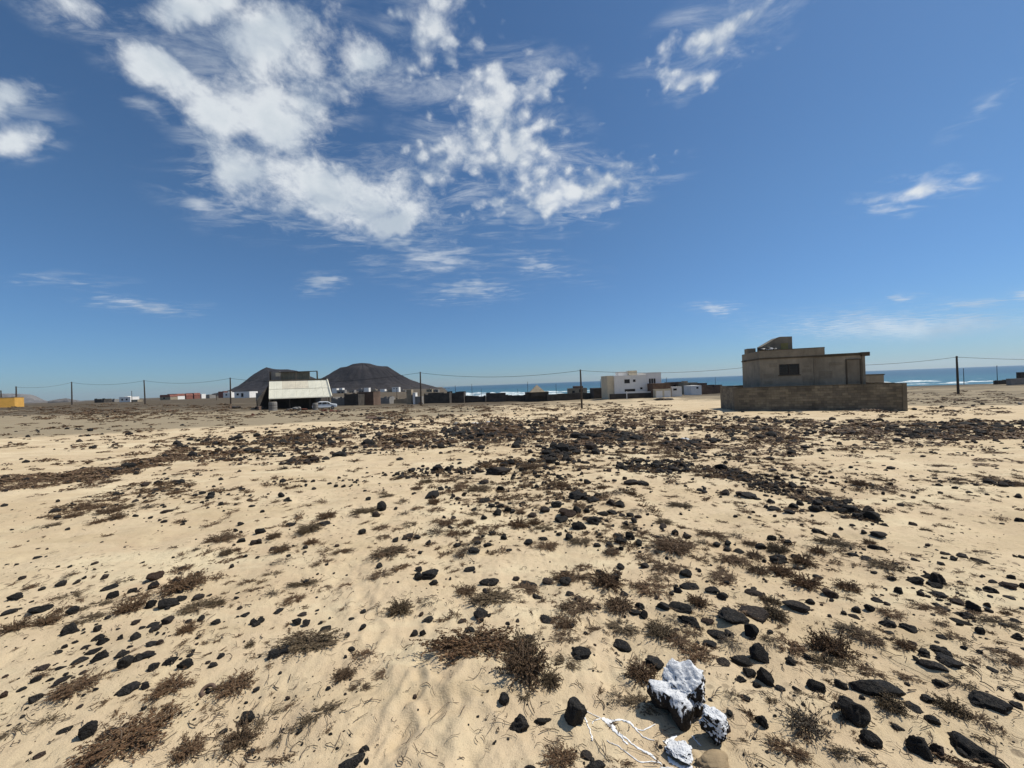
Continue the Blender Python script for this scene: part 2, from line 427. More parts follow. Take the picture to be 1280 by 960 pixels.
def sand_material():
    m, k, b = newmat('sand')
    g = k.node('ShaderNodeNewGeometry').outputs['Position']
    at = k.node('ShaderNodeAttribute', attribute_name='dirt').outputs['Fac']
    n1 = k.noise(g, .45, 6, .6, .4); n2 = k.noise(g, 3.1, 6, .65, .3); n3 = k.noise(g, 22, 5, .7); n4 = k.noise(g, 120, 3, .75); n5 = k.noise(g, 420, 2, .7)
    c = k.mix(k.mapr(n1, .3, .7), (.50, .375, .235), (.62, .495, .325))
    c = k.mix(k.math('MULTIPLY', k.mapr(n2, .42, .72), .5), c, (.65, .545, .345))
    c = k.mix(k.math('MULTIPLY', k.mapr(n3, .5, .8), .4), c, (.36, .275, .16))
    c = k.mix(k.math('MULTIPLY', k.mapr(n5, .45, .75), .35), c, (.30, .22, .15))
    c = k.mix(k.math('MULTIPLY', k.mapr(n5, .3, .15), .5), c, (.72, .62, .47))
    gw = k.node('ShaderNodeMapping'); gw.inputs['Scale'].default_value = (.35, 1.3, 1); gw.inputs['Rotation'].default_value = (0, 0, R(-14)); k.l.new(g, gw.inputs['Vector'])
    n7 = k.noise(gw.outputs[0], 1.1, 6, .65, .5); n8 = k.noise(g, .16, 5, .6, .5)
    c = k.mix(k.math('MULTIPLY', k.mapr(n7, .50, .68), .55), c, (.42, .32, .185))
    c = k.mix(k.math('MULTIPLY', k.mapr(n7, .46, .34), .5), c, (.68, .585, .385))
    c = k.mix(k.math('MULTIPLY', k.mapr(n8, .50, .66), .45), c, (.46, .345, .20))
    # grey-brown earth where the sand thins out
    dm = k.mapr(k.math('ADD', at, k.math('MULTIPLY', k.math('SUBTRACT', n2, .5), .9)), .3, .7, 0, 1, True)
    dirt = k.mix(k.mapr(n3, .35, .7), (.185, .15, .098), (.29, .24, .16))
    c = k.mix(k.math('MULTIPLY', dm, .85), c, dirt)
    vg = k.node('ShaderNodeAttribute', attribute_name='scrubby').outputs['Fac']
    gs = k.node('ShaderNodeMapping'); gs.inputs['Scale'].default_value = (.5, 1, 1); k.l.new(g, gs.inputs['Vector'])
    n6 = k.noise(gs.outputs[0], .16, 6, .68, .3)
    c = k.mix(k.math('MULTIPLY', k.mapr(k.math('ADD', n6, k.math('MULTIPLY', k.math('SUBTRACT', vg, .5), .35)), .46, .58), k.math('MULTIPLY', vg, .9)), c, k.mix(n3, (.045, .034, .025), (.10, .078, .05)))
    # crumbs of dead plants and grit
    v = k.voro(g, 34, 'F1'); msk = k.math('MULTIPLY', k.mapr(v, .16, .10), k.mapr(k.noise(g, 1.7, 4, .6), .47, .58))
    c = k.mix(k.math('MULTIPLY', msk, .75), c, (.09, .065, .045))
    v2 = k.voro(g, 95, 'F1'); msk2 = k.math('MULTIPLY', k.mapr(v2, .2, .12), k.mapr(k.noise(g, 2.3, 4, .6), .5, .62))
    c = k.mix(k.math('MULTIPLY', msk2, .6), c, (.13, .10, .075))
    v3 = k.voro(g, 11, 'F1'); msk3 = k.math('MULTIPLY', k.mapr(v3, .26, .17), k.mapr(k.noise(g, .55, 5, .65), .48, .6))
    c = k.mix(k.math('MULTIPLY', msk3, .6), c, (.11, .08, .055))
    k.l.new(c, b.inputs['Base Color']); b.inputs['Roughness'].default_value = .95; b.inputs['Specular IOR Level'].default_value = .12
    h = k.math('ADD', k.math('MULTIPLY', n3, .55), k.math('ADD', k.math('MULTIPLY', n4, .25), k.math('MULTIPLY', n5, .06)))
    h = k.math('ADD', h, k.math('MULTIPLY', msk, .15))
    k.l.new(k.bump(h, .9, .02), b.inputs['Normal'])
    return m


def rock_material(name, paint=0, brown=0):
    m, k, b = newmat(name)
    co = k.node('ShaderNodeTexCoord').outputs['Object']
    gi = k.node('ShaderNodeNewGeometry')
    oi = k.node('ShaderNodeObjectInfo').outputs['Random']
    rnd = k.math('FRACT', k.math('ADD', oi, gi.outputs['Random Per Island']))
    P = gi.outputs['Position']
    n1 = k.noise(P, 9, 5, .6, .3); n2 = k.noise(P, 60, 5, .7); v = k.voro(P, 130, 'F1')
    c = k.mix(rnd, (.010, .0097, .0095), (.030, .0275, .025))
    c = k.mix(k.math('MULTIPLY', k.mapr(rnd, .78, .95), .6 + brown), c, (.05, .031, .022))
    c = k.mix(k.math('MULTIPLY', k.mapr(n1, .52, .78), .45), c, (.042, .037, .032))
    nz = k.sep(gi.outputs['Normal'])[2]
    dust = k.math('MULTIPLY', k.mapr(nz, .35, .95), k.mapr(n2, .52, .72))
    c = k.mix(k.math('MULTIPLY', dust, .22), c, (.30, .23, .15))
    rough = .8; b.inputs['Specular IOR Level'].default_value = .22
    if paint:
        oz = k.sep(co)[2]
        st = k.node('ShaderNodeMapping'); st.inputs['Scale'].default_value = (75, 75, 6); k.l.new(P, st.inputs['Vector'])
        drip = k.noise(st.outputs[0], 1, 4, .6, .3)
        lum = k.noise(P, 22, 3, .6, .6)
        f = k.math('ADD', k.math('MULTIPLY', k.mapr(nz, -.1, .85), 1.0), k.math('MULTIPLY', k.math('MULTIPLY', k.math('SUBTRACT', drip, .5), k.mapr(nz, .75, .2, .8, 3.6)), 1.0))
        f = k.math('ADD', f, k.math('MULTIPLY', k.math('SUBTRACT', lum, .5), 1.3))
        f = k.math('ADD', f, k.mapr(oz, -.3, .6, -.45, .25))
        pm = k.mapr(f, .66 - paint, .74 - paint, 0, 1, True)
        c = k.mix(pm, c, k.mix(k.mapr(n2, .35, .7), (.52, .53, .55), (.78, .78, .77)))
    k.l.new(c, b.inputs['Base Color']); b.inputs['Roughness'].default_value = rough
    h = k.math('ADD', k.math('MULTIPLY', n2, .7), k.math('MULTIPLY', k.mapr(v, .05, .40), .6)); h = k.math('ADD', h, k.math('MULTIPLY', k.noise(P, 24, 4, .65), .8))
    k.l.new(k.bump(h, 1.0, .022 if not paint else k.math('SUBTRACT', .022, k.math('MULTIPLY', pm, .017))), b.inputs['Normal'])
    return m


def leaf_material(name, a, bcol, c2):
    m, k, b = newmat(name)
    gi = k.node('ShaderNodeNewGeometry'); oi = k.node('ShaderNodeObjectInfo').outputs['Random']
    r = gi.outputs['Random Per Island']
    c = k.mix(r, a, bcol)
    c = k.mix(k.mapr(k.math('FRACT', k.math('MULTIPLY', r, 7.3)), .75, 1), c, c2)
    c = k.mix(k.math('MULTIPLY', oi, .45), c, k.mix(oi, (.055, .036, .024), (.10, .082, .055)))
    k.l.new(c, b.inputs['Base Color']); b.inputs['Roughness'].default_value = .75
    return m


M_SAND = sand_material()
M_ROCK = rock_material('basalt')
M_ROCKB = rock_material('basalt_brown', 0, .4)
M_PAINT = rock_material('painted_basalt', .10)
M_PAINT2 = rock_material('painted_basalt_thick', .22)
M_LEAF = leaf_material('scrub_leaf', (.085, .044, .021), (.17, .095, .045), (.24, .165, .09))
M_LEAFG = leaf_material('scrub_leaf_grey', (.06, .052, .038), (.11, .092, .066), (.16, .135, .10))
M_LEAFO = leaf_material('scrub_leaf_olive', (.075, .050, .024), (.155, .108, .056), (.24, .185, .11))
M_TWIG = plain('dry_twig', (.13, .095, .065), .9, 0, .35, 30)
M_HOUSE = wallmat('bare_render', (.255, .228, .18), .22, .5, .92, .012)
M_HOUSE2 = wallmat('bare_render_parapet', (.215, .19, .148), .22, .5, .92, .012)
M_SLAB = wallmat('slab_concrete', (.085, .07, .05), .25, .4)
M_BLOCK = wallmat('block_wall', (.165, .146, .114), .25, .4, .95, .012)
M_MORTAR = wallmat('mortar', (.085, .066, .045), .2, .3)
M_WHITE = wallmat('white_render', (.78, .75, .70), .05, .12)
M_CREAM = wallmat('cream_render', (.62, .53, .38), .1, .2)
M_YELLOW = wallmat('yellow_render', (.70, .385, .085), .08, .15)
M_TAN = wallmat('tan_render', (.31, .255, .18), .2, .35)
M_GREY = wallmat('grey_render', (.24, .225, .205), .2, .35)
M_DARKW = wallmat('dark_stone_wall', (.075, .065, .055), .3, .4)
M_BROWNW = wallmat('brown_block', (.145, .095, .068), .25, .4)
M_RED = wallmat('red_tile', (.22, .088, .065), .25, .3)
M_GLASS = plain('dark_glass', (.012, .014, .017), .15, 0, .2)
M_FRAME = plain('dark_frame', (.035, .03, .027), .5, 0, .2)
M_WOOD = plain('pole_wood', (.060, .046, .035), .85, 0, .35, 12)
M_WIRE = plain('wire', (.02, .02, .022), .5, .0, .1)
M_ROOF = wallmat('pale_roof_sheet', (.72, .69, .56), .05, .06, .8)
M_ROOF2 = wallmat('weathered_roof_sheet', (.65, .59, .46), .08, .14, .8)
M_SLAT = wallmat('green_slat', (.22, .205, .15), .25, .4)
M_RUST = wallmat('rusty_metal', (.10, .035, .02), .3, .4, .85)
M_TYRE = plain('rubber', (.018, .018, .018), .8, 0, .2)
M_CARP = plain('car_paint', (.62, .64, .66), .3, 0, .04)
M_LITTER = plain('white_plastic', (.72, .73, .74), .5, 0, .08)
M_BLACKP = plain('black_plastic', (.02, .02, .022), .45, 0, .2)
M_PAINTW = plain('white_paint', (.80, .80, .79), .5, 0, .03)
M_DOOR = wallmat('grey_door', (.20, .175, .135), .2, .4)

# ------------------------------------------------------------------ sea, hills
def sea_material():
    m, k, b = newmat('sea_water')
    g = k.node('ShaderNodeNewGeometry').outputs['Position']
    mp = k.node('ShaderNodeMapping'); mp.inputs['Scale'].default_value = (.35, 1, 1); mp.inputs['Rotation'].default_value = (0, 0, R(18)); k.l.new(g, mp.inputs['Vector'])
    p = mp.outputs[0]
    n1 = k.noise(p, .06, 6, .62, .4); n2 = k.noise(p, .35, 5, .65); n3 = k.noise(g, .012, 4, .6)
    dist = k.vmath('LENGTH', g)
    deep = k.mix(k.mapr(n3, .35, .65), (.012, .052, .082), (.016, .066, .095))
    near = k.mix(k.mapr(n1, .35, .65), (.024, .10, .12), (.038, .135, .148))
    c = k.mix(k.mapr(dist, 330, 900), near, deep)
    cap = k.math('MULTIPLY', k.mapr(k.noise(p, .11, 7, .68, .5), 0.635, .675), k.mapr(dist, 200, 2500, 1, .3))
    c = k.mix(cap, c, (.75, .78, .78))
    k.l.new(c, b.inputs['Base Color']); k.l.new(k.math('ADD', .28, k.math('MULTIPLY', cap, .5)), b.inputs['Roughness'])
    b.inputs['IOR'].default_value = 1.33
    b.inputs['Specular IOR Level'].default_value = .3
    k.l.new(k.bump(k.math('ADD', n1, k.math('MULTIPLY', n2, .35)), 1.0, 1.6), b.inputs['Normal'])
    return m


def make_sea():
    bm = bmesh.new()
    rs = [0, 150, 400, 1000, 3000, 7000, 12000]; n = 96; prev = None
    c = bm.verts.new((0, 0, SEA))
    for r in rs[1:]:
        ring = [bm.verts.new((r * math.cos(2 * math.pi * i / n), r * math.sin(2 * math.pi * i / n), SEA)) for i in range(n)]
        for i in range(n):
            j = (i + 1) % n
            bm.faces.new((c, ring[i], ring[j]) if prev is None else (prev[i], ring[i], ring[j], prev[j]))
        prev = ring
    me = bpy.data.meshes.new('sea'); bm.to_mesh(me); bm.free()
    tag(link('sea', me, None, (sea_material(),)), kind='structure')


def make_surf():
    """broken white water rolling onto the shore: low ragged ridges of foam"""
    m, k, b = newmat('foam')
    g = k.node('ShaderNodeNewGeometry').outputs['Position']
    n = k.noise(g, .5, 6, .7)
    k.l.new(k.mix(k.mapr(n, .35, .6), (.30, .42, .44), (.74, .76, .76)), b.inputs['Base Color']); b.inputs['Roughness'].default_value = .9
    V, F = [], []
    def strip(x0, x1, off, wd, ht, seed):
        n = int((x1 - x0) / 1.5); base = len(V)
        xs = np.linspace(x0, x1, n)
        yc = 300 - .34 * (xs + 39) + off * 1.05 + fbm(xs / 60, xs * 0 + seed, seed, 3) * 7
        e = np.clip(np.minimum(np.arange(n), n - 1 - np.arange(n)) / (n * .25), 0, 1) ** .6
        br = np.clip(fbm(xs / 13, xs * 0 + 3 * seed, seed + 5, 3) * 1.3 + .55, 0, 1) * e
        wv = wd * (.25 + .9 * br) * (1 + .5 * fbm(xs / 4, xs * 0, seed + 9, 2))
        prof = [(-.5, -.25), (-.25, .55), (0, 1), (.3, .45), (.8, .12), (1.3, -.25)]
        for i in range(n):
            for a, h in prof: V.append((xs[i] + .34 * a * wv[i], yc[i] - a * wv[i], SEA + h * ht * (.15 + br[i]) - .12))
        for i in range(n - 1):
            for j in range(5): F.append((base + i * 6 + j, base + i * 6 + j + 1, base + i * 6 + 7 + j, base + i * 6 + 6 + j))
    for i, (a, b_, off, wd, ht) in enumerate([(-70, 40, 9, 5, .9), (-60, 20, 30, 6, 1.3), (-95, -30, 55, 6, 1.3), (-20, 95, 70, 5, 1.1), (20, 70, 22, 4, .8), (60, 150, 30, 4, .8),
                                              (205, 255, 10, 5, 1.1), (150, 215, 18, 4, .8), (262, 330, 26, 4, 1.0), (250, 290, 60, 4, 1.2), (-120, 10, 105, 6, 1.2),
                                              (180, 240, 75, 4, .9), (-60, 30, 16, 4, .6), (-40, 10, 44, 4, .8)]):
        strip(a, b_, off, wd, ht, i + 3)
    tag(link('surf', mesh_np('surf', V, F, True), None, (m,)), kind='stuff')


def hill_material(name, a, bcol):
    m, k, b = newmat(name)
    g = k.node('ShaderNodeNewGeometry').outputs['Position']
    mp = k.node('ShaderNodeMapping'); mp.inputs['Scale'].default_value = (1, 1, .25); k.l.new(g, mp.inputs['Vector'])
    n1 = k.noise(mp.outputs[0], .012, 7, .62, .3); n2 = k.noise(g, .09, 5, .7)
    c = k.mix(k.mapr(n1, .38, .62), a, bcol); n9 = k.noise(mp.outputs[0], .035, 6, .7, .6); c = k.mix(k.math('MULTIPLY', k.mapr(n9, .52, .66), .55), c, tuple(x * 2.0 for x in bcol)); c = k.mix(k.math('MULTIPLY', k.mapr(n2, .5, .75), .4), c, tuple(x * 1.5 for x in bcol))
    z = k.sep(g)[2]
    c = k.mix(k.math('MULTIPLY', k.mapr(k.math('ADD', z, k.math('MULTIPLY', n1, 40)), 45, 12), .35), c, (.075, .064, .056))
    k.l.new(c, b.inputs['Base Color']); b.inputs['Roughness'].default_value = 1; b.inputs['Specular IOR Level'].default_value = .05
    k.l.new(k.bump(n2, .6, 4), b.inputs['Normal'])
    return m


def make_hill(name, sil, Y, mat, seed, depth=.4, gully=.17, squash=1.0):
    """volcanic cone whose left and right flanks follow the skyline SIL, [(px, py)]"""
    X, Z = dirs(*np.array(sil, float).T); X, Z = X * Y, CAM_Z + Z * Y
    i0 = Z.argmax(); xc, zt = X[i0], Z[i0]
    foot = -9.0
    rl, zl = (xc - X[:i0 + 1])[::-1], Z[:i0 + 1][::-1]; rr, zr = X[i0:] - xc, Z[i0:]
    rmax = max(rl[-1], rr[-1]) * 1.08
    nr, na = 70, 200
    t = np.linspace(0, 1, nr)[:, None]; a = np.linspace(0, 2 * np.pi, na, endpoint=False)[None]
    wr = (.5 + .5 * np.cos(a)); r = t * (rl[-1] * (1 - wr) + rr[-1] * wr) * 1.05
    z = np.interp(r, rl, zl, right=foot) * (1 - wr) + np.interp(r, rr, zr, right=foot) * wr
    rel = np.clip((zt - z) / (zt - foot), 0, 1)
    gl = fbm(a * 0 + np.cos(a) * 3.2 + r / 500, np.sin(a) * 3.2 + r / 500, seed, 4)
    side = np.abs(np.sin(a)) ** .5
    z = z - (np.abs(gl) * gully * (zt - foot) * rel * (1 - rel) * 2.2) * side + fbm(r * np.cos(a) / 60, r * np.sin(a) / 60, seed + 4, 4) * 3.0 * np.clip(rel * 4, 0, 1)
    V = np.stack([xc + r * np.cos(a), Y + r * np.sin(a) * depth, np.maximum(z, foot)], -1).reshape(-1, 3)
    F = []
    for i in range(nr - 1):
        for j in range(na): F.append((i * na + j, (i + 1) * na + j, (i + 1) * na + (j + 1) % na, i * na + (j + 1) % na))
    o = link(name, mesh_np(name, V, F, True), None, (mat,))
    return tag(o, kind='structure')


make_sea(); make_surf()
M_HILL = hill_material('volcanic_hill', (.020, .018, .0195), (.036, .0315, .032))
M_HILL_HAZED = hill_material('hazed_far_hill', (.13, .125, .125), (.17, .16, .15))  # headlands: fading by distance haze is put into this paler colour
make_hill('volcanic_hill', [(352, 494), (372, 486), (395, 477), (412, 467.5), (426, 459.5), (434, 458.2), (441, 455), (452, 453.6), (462, 454.3), (470, 456.8), (478, 458.2), (484, 458.3), (490, 461.5),
                            (500, 468), (512, 474), (525, 479), (545, 484), (566, 487.5)], 1500, M_HILL, 5)
make_hill('volcanic_hill', [(262, 494.5), (285, 490), (300, 482.5), (318, 467.5), (326, 462.5), (333, 459), (341, 461), (350, 461.8), (360, 461.6), (370, 463.5), (385, 469), (400, 476), (420, 484), (440, 490)], 1750, M_HILL, 15)
make_hill('headland', [(-70, 503), (-30, 494), (-5, 492), (10, 492), (24, 492.5), (33, 493), (40, 495.5), (48, 500), (58, 503)], 2300, M_HILL_HAZED, 25)
make_hill('headland', [(62, 502), (72, 499.3), (82, 497.6), (90, 499), (104, 501.5)], 1200, M_HILL_HAZED, 35)


# ------------------------------------------------------------------ overhead line
def pole_at(px, ytop, ybase, H):
    Xt, Zt = dirs(px, ytop); Xb, Zb = dirs(px, ybase)
    Y = H / (Zt - Zb)
    return float(Xb * Y), float(Y), float(CAM_Z + Zt * Y)


def make_pole(x, y, top, r, label, group, cross=.0, lean=(0, 0)):
    z0 = gz(x, y)
    t = empty('utility_pole', (x, y, z0), random.uniform(0, 6))
    t.rotation_euler = (lean[0], lean[1], 0)
    tag(t, label, 'utility pole', group)
    h = top - z0
    MB().tube([(0, 0, -.4), (0, 0, h * .5), (.0, 0, h)], [r * 1.15, r, r * .8], 9).build('shaft', M_WOOD, t, smooth=False)
    if cross:
        MB().box(-cross, cross, -.06, .06, h - .5, h - .36).build('crossarm', M_WOOD, t)
    MB().tube([(.0, -.14, h - .28), (0, -.14, h - .08)], [.06, .045], 7).build('insulator', M_SLAB, t)
    return (x, y, top - .18)


main = [(2, 488, 509, 'topmost stub of a wooden pole behind the orange-yellow building'),
        (20.5, 483, 508.5, 'dark wooden pole at the right corner of the orange-yellow building'),
        (90, 477.3, 506, 'dark wooden pole on the plain right of the orange-yellow building'),
        (181.5, 475, 505.5, 'dark wooden pole standing just left of the red-roofed houses'),
        (288.5, 472, 506, 'dark wooden pole between the far white house and the pale shed'),
        (526.5, 464.8, 507, 'dark wooden pole with a rubble foot below the right flank of the volcano'),
        (727.5, 461.8, 512, 'tall dark pole standing alone left of the white two-storey house'),
        (1198, 445, 495, 'thick dark pole on the sand right of the walled brown house')]
P = []
for px, yt, yb, lab in main:
    x, y, zt = pole_at(px, yt, yb, 7.0 if px > 20.5 else 5.6 if px > 5 else 5.0)
    P.append(make_pole(x, y, zt, .155, lab, 'poles of the overhead line', .0, (random.uniform(-.02, .02), random.uniform(-.02, .02))))
hid = make_pole(46.5, 66.5, CAM_Z + 2.0, .13, 'dark wooden pole hidden behind the walled brown house', 'poles of the overhead line')
thin = [(165.2, 488.5, 506, 6, 'thin pole left of the long wooden pole before the red-roofed houses'), (271, 493, 505.5, 4.5, 'thin short post left of the far white house'),
        (474, 489, 502, 5, 'thin post by the dark wall below the left flank of the volcano'), (496.5, 486, 504.5, 6, 'thin post left of the pole below the volcano'),
        (590.3, 480, 497.5, 6.5, 'thin pole in front of the white surf'), (602, 486, 497, 5, 'thin low post left of the dark wall by the surf'), (569.5, 482, 496, 5, 'thin post behind the leftmost shore wall'),
        (647.5, 486, 496, 5, 'thin low post left of the pyramid roof'), (660, 477, 495, 6.5, 'thin pole just left of the pyramid roof'), (695.5, 480, 495, 6, 'thin pole right of the pyramid roof'),
        (751.2, 474, 492, 6.5, 'thin pole at the left side of the white two-storey house'), (833.5, 472, 487, 6, 'thin pole behind the brown roof box of the white house'),
        (894.5, 471.5, 484, 6, 'thin pole at the left of the walled brown house'), (1205, 460.5, 479.8, 6, 'thin pole close to the right of the thick dark pole'),
        (1246.8, 457, 479, 7, 'dark pole at the left end of the black wall far right')]
for px, yt, yb, H, lab in thin:
    x, y, zt = pole_at(px, yt, yb, H)
    make_pole(x, y, zt, .10, lab, 'thin poles near the shore')


def make_wire(a, b, sag, label):
    a, b = Vector(a), Vector(b); pts = []
    for i in range(25):
        t = i / 24; p = a.lerp(b, t); p.z -= 4 * sag * t * (1 - t); pts.append(p)
    o = MB().tube(pts, .032, 5).build('overhead_wire', M_WIRE)
    tag(o, label, 'wire', 'wires of the overhead line')


edge = (P[7][0] + 66, P[7][1] + 12, P[7][2] + .2)
for a, b, s, lab in [(P[1], P[2], .7, 'sagging wire between the orange-yellow building and the next pole'), (P[2], P[3], .9, 'sagging wire over the dark far walls left of the red roofs'),
                     (P[3], P[4], 1.0, 'sagging wire above the red-roofed houses'), (P[4], P[5], 1.5, 'long sagging wire passing behind the pale shed roof'),
                     (P[5], P[6], 1.0, 'sagging wire over the surf between two poles'), (P[6], hid, .9, 'wire rising over the white two-storey house'),
                     (hid, P[7], .8, 'wire sagging over the sea right of the walled brown house'), (P[7], edge, 1.2, 'wire running off the right edge over the sea')]:
    make_wire(a, b, s, lab)


# ------------------------------------------------------------------ the walled brown house
def walled_house():
    A, B = Vector((18.9, 31.5, 0)), Vector((29.7, 28.2, 0))
    C, D = Vector((32.9, 36.6, 0)), Vector((21.95, 39.3, 0))
    ztop = CAM_Z - 1.06
    t = empty('boundary_wall', (A.x, A.y, CAM_Z - 3.05)); tag(t, 'brown block boundary wall, shoulder high, around the unfinished brown house', 'wall')
    inv = Matrix.Translation(-t.location)
    th = .16
    k = 0
    for p, q in ((A, B), (D, A), (B, C), (C, D)):
        e = (q - p); L = e.length; e.normalize(); ang = math.atan2(e.y, e.x)
        M = inv @ Matrix.Translation((p.x, p.y, 0)) @ Matrix.Rotation(ang, 4, 'Z')
        core = MB(); core.box(0, L, .012, th - .012, CAM_Z - 3.9, ztop - .02, M); core.build('wall_core', M_MORTAR, t)
        blocks = MB(); nrow = 11; hrow = .2
        for r in range(nrow):
            z1 = ztop - .02 - r * hrow; off = (r % 2) * .2
            x = -off
            while x < L:
                x0, x1 = max(x, 0) + .006, min(x + .4, L) - .006
                if x1 - x0 > .05:
                    j = random.uniform(-.008, .006); blocks.box(x0, x1, j, th - j, z1 - hrow + .007, z1 - .006 + random.uniform(-.003, .002), M)
                x += .4
        b = blocks.build('blocks', M_BLOCK, t); b['kind'] = 'stuff'
        cop = MB(); x = 0
        while x < L:
            w = random.uniform(.9, 1.7); cop.box(x, min(x + w, L) - .01, -.012, th + .012, ztop - .02 + .002, ztop + .035 + random.uniform(-.018, .02), M); x += w
        c = cop.build('coping', M_SLAB, t); c['kind'] = 'stuff'
    # corner piers
    for p in (A, B):
        MB().box(-.13, .15, -.03, .24, CAM_Z - 3.9, ztop + .03, inv @ Matrix.Translation((p.x, p.y, 0)) @ Matrix.Rotation(-.296, 4, 'Z')).build('pier', M_BLOCK, t)

    # the house in its own frame: x along the front, y back, z relative to the camera height
    h = empty('house', (A.x, A.y, CAM_Z), math.atan2(-.292, .956))
    tag(h, 'unfinished flat-roofed brown house with a stepped stair head behind a block wall', 'house')
    a0 = 1.5; bot = -3.6
    x0, x1, x2 = 2.31, 7.0, 9.72
    dep = 5.1
    w = MB()
    wx0, wx1, wz0, wz1 = 3.72, 5.2, -.10, .82
    top = 1.30
    w.box(x0, wx0, a0, a0 + .2, bot, top); w.box(wx1, 6.28, a0, a0 + .2, bot, top)
    w.box(wx0, wx1, a0, a0 + .2, bot, wz0); w.box(wx0, wx1, a0, a0 + .2, wz1, top)
    w.box(x0, x0 + .2, a0 + .2, a0 + dep, bot, top)
    w.box(x0 + .2, x2 - .2, a0 + dep - .2, a0 + dep, bot, top)
    w.box(6.28, x2 - .25, a0 + .05, a0 + .25, bot, top - .012)
    w.box(x2 - .2, x2, a0 + .28, a0 + dep, bot, top)
    w.build('wall', M_HOUSE, h)
    MB().box(x0 - .05, x1 + .03, a0 - .07, a0 + dep + .05, 1.302, 1.43).build('roof_slab', M_SLAB, h)
    p = MB()
    p.box(x0, x1, a0 - .03, a0 + .15, 1.432, 2.05); p.box(x0, x0 + .18, a0 + .152, a0 + dep, 1.432, 2.05); p.box(x1 - .18, x1, a0 + .152, a0 + dep, 1.432, 2.04); p.box(x0 + .182, x1 - .182, a0 + dep - .18, a0 + dep, 1.432, 2.05)
    p.build('parapet', M_HOUSE2, h)
    MB().box(x0 - .012, x1 + .012, a0 - .055, a0 + .17, 2.053, 2.10).build('parapet_coping', M_SLAB, h)
    MB().box(6.2, 6.36, a0 - .035, a0 - .002, bot, 1.298).build('pilaster', M_HOUSE2, h)
    # right wing: lower roof with a thick projecting end
    MB().box(x1 + .04, x2 + .05, a0 - .05, a0 + dep + .04, 1.302, 1.40).build('wing_roof_slab', M_SLAB, h)
    MB().box(x1 + .04, x2 + .12, a0 - .09, a0 + .06, 1.403, 1.49).build('wing_roof_edge', M_SLAB, h)
    MB().box(x2 - .28, x2 + .26, a0 - .12, a0 + .35, 1.20, 1.515).build('beam_end', M_SLAB, h)
    f = MB(); f.box(8.42, 8.50, a0 - .03, a0 + .04, bot, 1.0); f.box(9.36, 9.43, a0 - .03, a0 + .04, bot, 1.0); f.box(8.502, 9.358, a0 - .03, a0 + .04, .92, 1.0)
    df = f.build('door_frame', M_SLAB, h); MB().box(8.502, 9.358, a0 + .012, a0 + .046, bot, .918).build('door_leaf', M_DOOR, df)
    MB().box(x2 - .2, x2 - .02, a0 - .02, a0 + .05, bot, 1.198).build('corner_pier', M_HOUSE2, h)
    # window
    fr = MB(); fr.box(wx0, wx0 + .06, a0 + .03, a0 + .12, wz0, wz1); fr.box(wx1 - .06, wx1, a0 + .03, a0 + .12, wz0, wz1); fr.box(wx0 + .062, wx1 - .062, a0 + .03, a0 + .12, wz1 - .06, wz1); fr.box(wx0 + .062, wx1 - .062, a0 + .03, a0 + .12, wz0, wz0 + .06)
    fr.box(4.43, 4.49, a0 + .03, a0 + .12, wz0 + .062, wz1 - .062)
    wn = fr.build('window', M_FRAME, h)
    for i in range(2): MB().box(wx0 + .062 + i * .71, 4.428 + i * .71, a0 + .07, a0 + .09, wz0 + .062, wz1 - .062).build('pane', M_GLASS, wn)
    for i in range(3): MB().tube([(wx0 + .06, a0 + .01, wz0 + .2 + i * .26), (wx1 - .06, a0 + .01, wz0 + .2 + i * .26)], .012, 5).build('window_bar', M_FRAME, wn)
    MB().box(wx0 - .08, wx1 + .08, a0 - .06, a0 - .002, wz0 - .07, wz0 - .002).build('sill', M_SLAB, wn)
    # plaster patches on the wall
    for (u0, u1, v0, v1) in ((2.55, 3.35, -.35, .05), (5.4, 6.05, .05, .32), (5.5, 5.9, .5, .62), (8.6, 9.25, .15, .42), (2.6, 3.2, -.85, -.6), (5.35, 6.1, -.62, -.2), (6.6, 7.5, -.5, .1), (7.3, 8.2, .55, .8), (3.0, 3.6, .6, .95)):
        MB().box(u0, u1, a0 - .012 - (.0 if u1 < 6.2 else -.035), a0 + .02, v0, v1).build('plaster_patch', M_HOUSE2, h)
    # stair head with its sloping top
    s = MB(); s.prism([(3.0, 1.432), (3.0, 2.55), (4.2, 3.26), (4.4, 3.31), (5.3, 3.27), (5.3, 1.432)], (3.0, 3.18))
    s.prism([(5.12, 1.432), (5.12, 3.26), (5.3, 3.265), (5.3, 1.432)], (3.182, 4.4)); s.prism([(3.0, 1.432), (3.0, 2.55), (4.2, 3.26), (4.4, 3.31), (5.12, 3.27), (5.12, 1.432)], (4.22, 4.4))
    s.prism([(3.0, 2.46), (4.2, 3.17), (4.4, 3.22), (5.11, 3.18), (5.11, 3.26), (4.4, 3.30), (4.2, 3.25), (3.0, 2.54)], (3.182, 4.218))
    s.build('stair_head', M_HOUSE2, h)
    MB().box(4.42, 4.98, 2.965, 2.998, 1.9, 2.72).build('stair_panel', wallmat('ochre_panel', (.235, .205, .085), .15, .3), h)
    MB().box(2.3, 3.0, a0 + 3.3, a0 + 4.2, 1.44, 2.52).build('roof_block', M_HOUSE2, h)
    MB().box(x0 - .28, x0 - .052, a0 + 3.6, a0 + 3.9, 1.30, 1.40).build('slab_end', M_SLAB, h)
    # low outhouse behind on the right, and rubble heap on the left inside the wall
    o = empty('outhouse', (32.8, 34.0, CAM_Z), -.296); tag(o, 'low brown outhouse behind the right end of the boundary wall', 'outhouse')
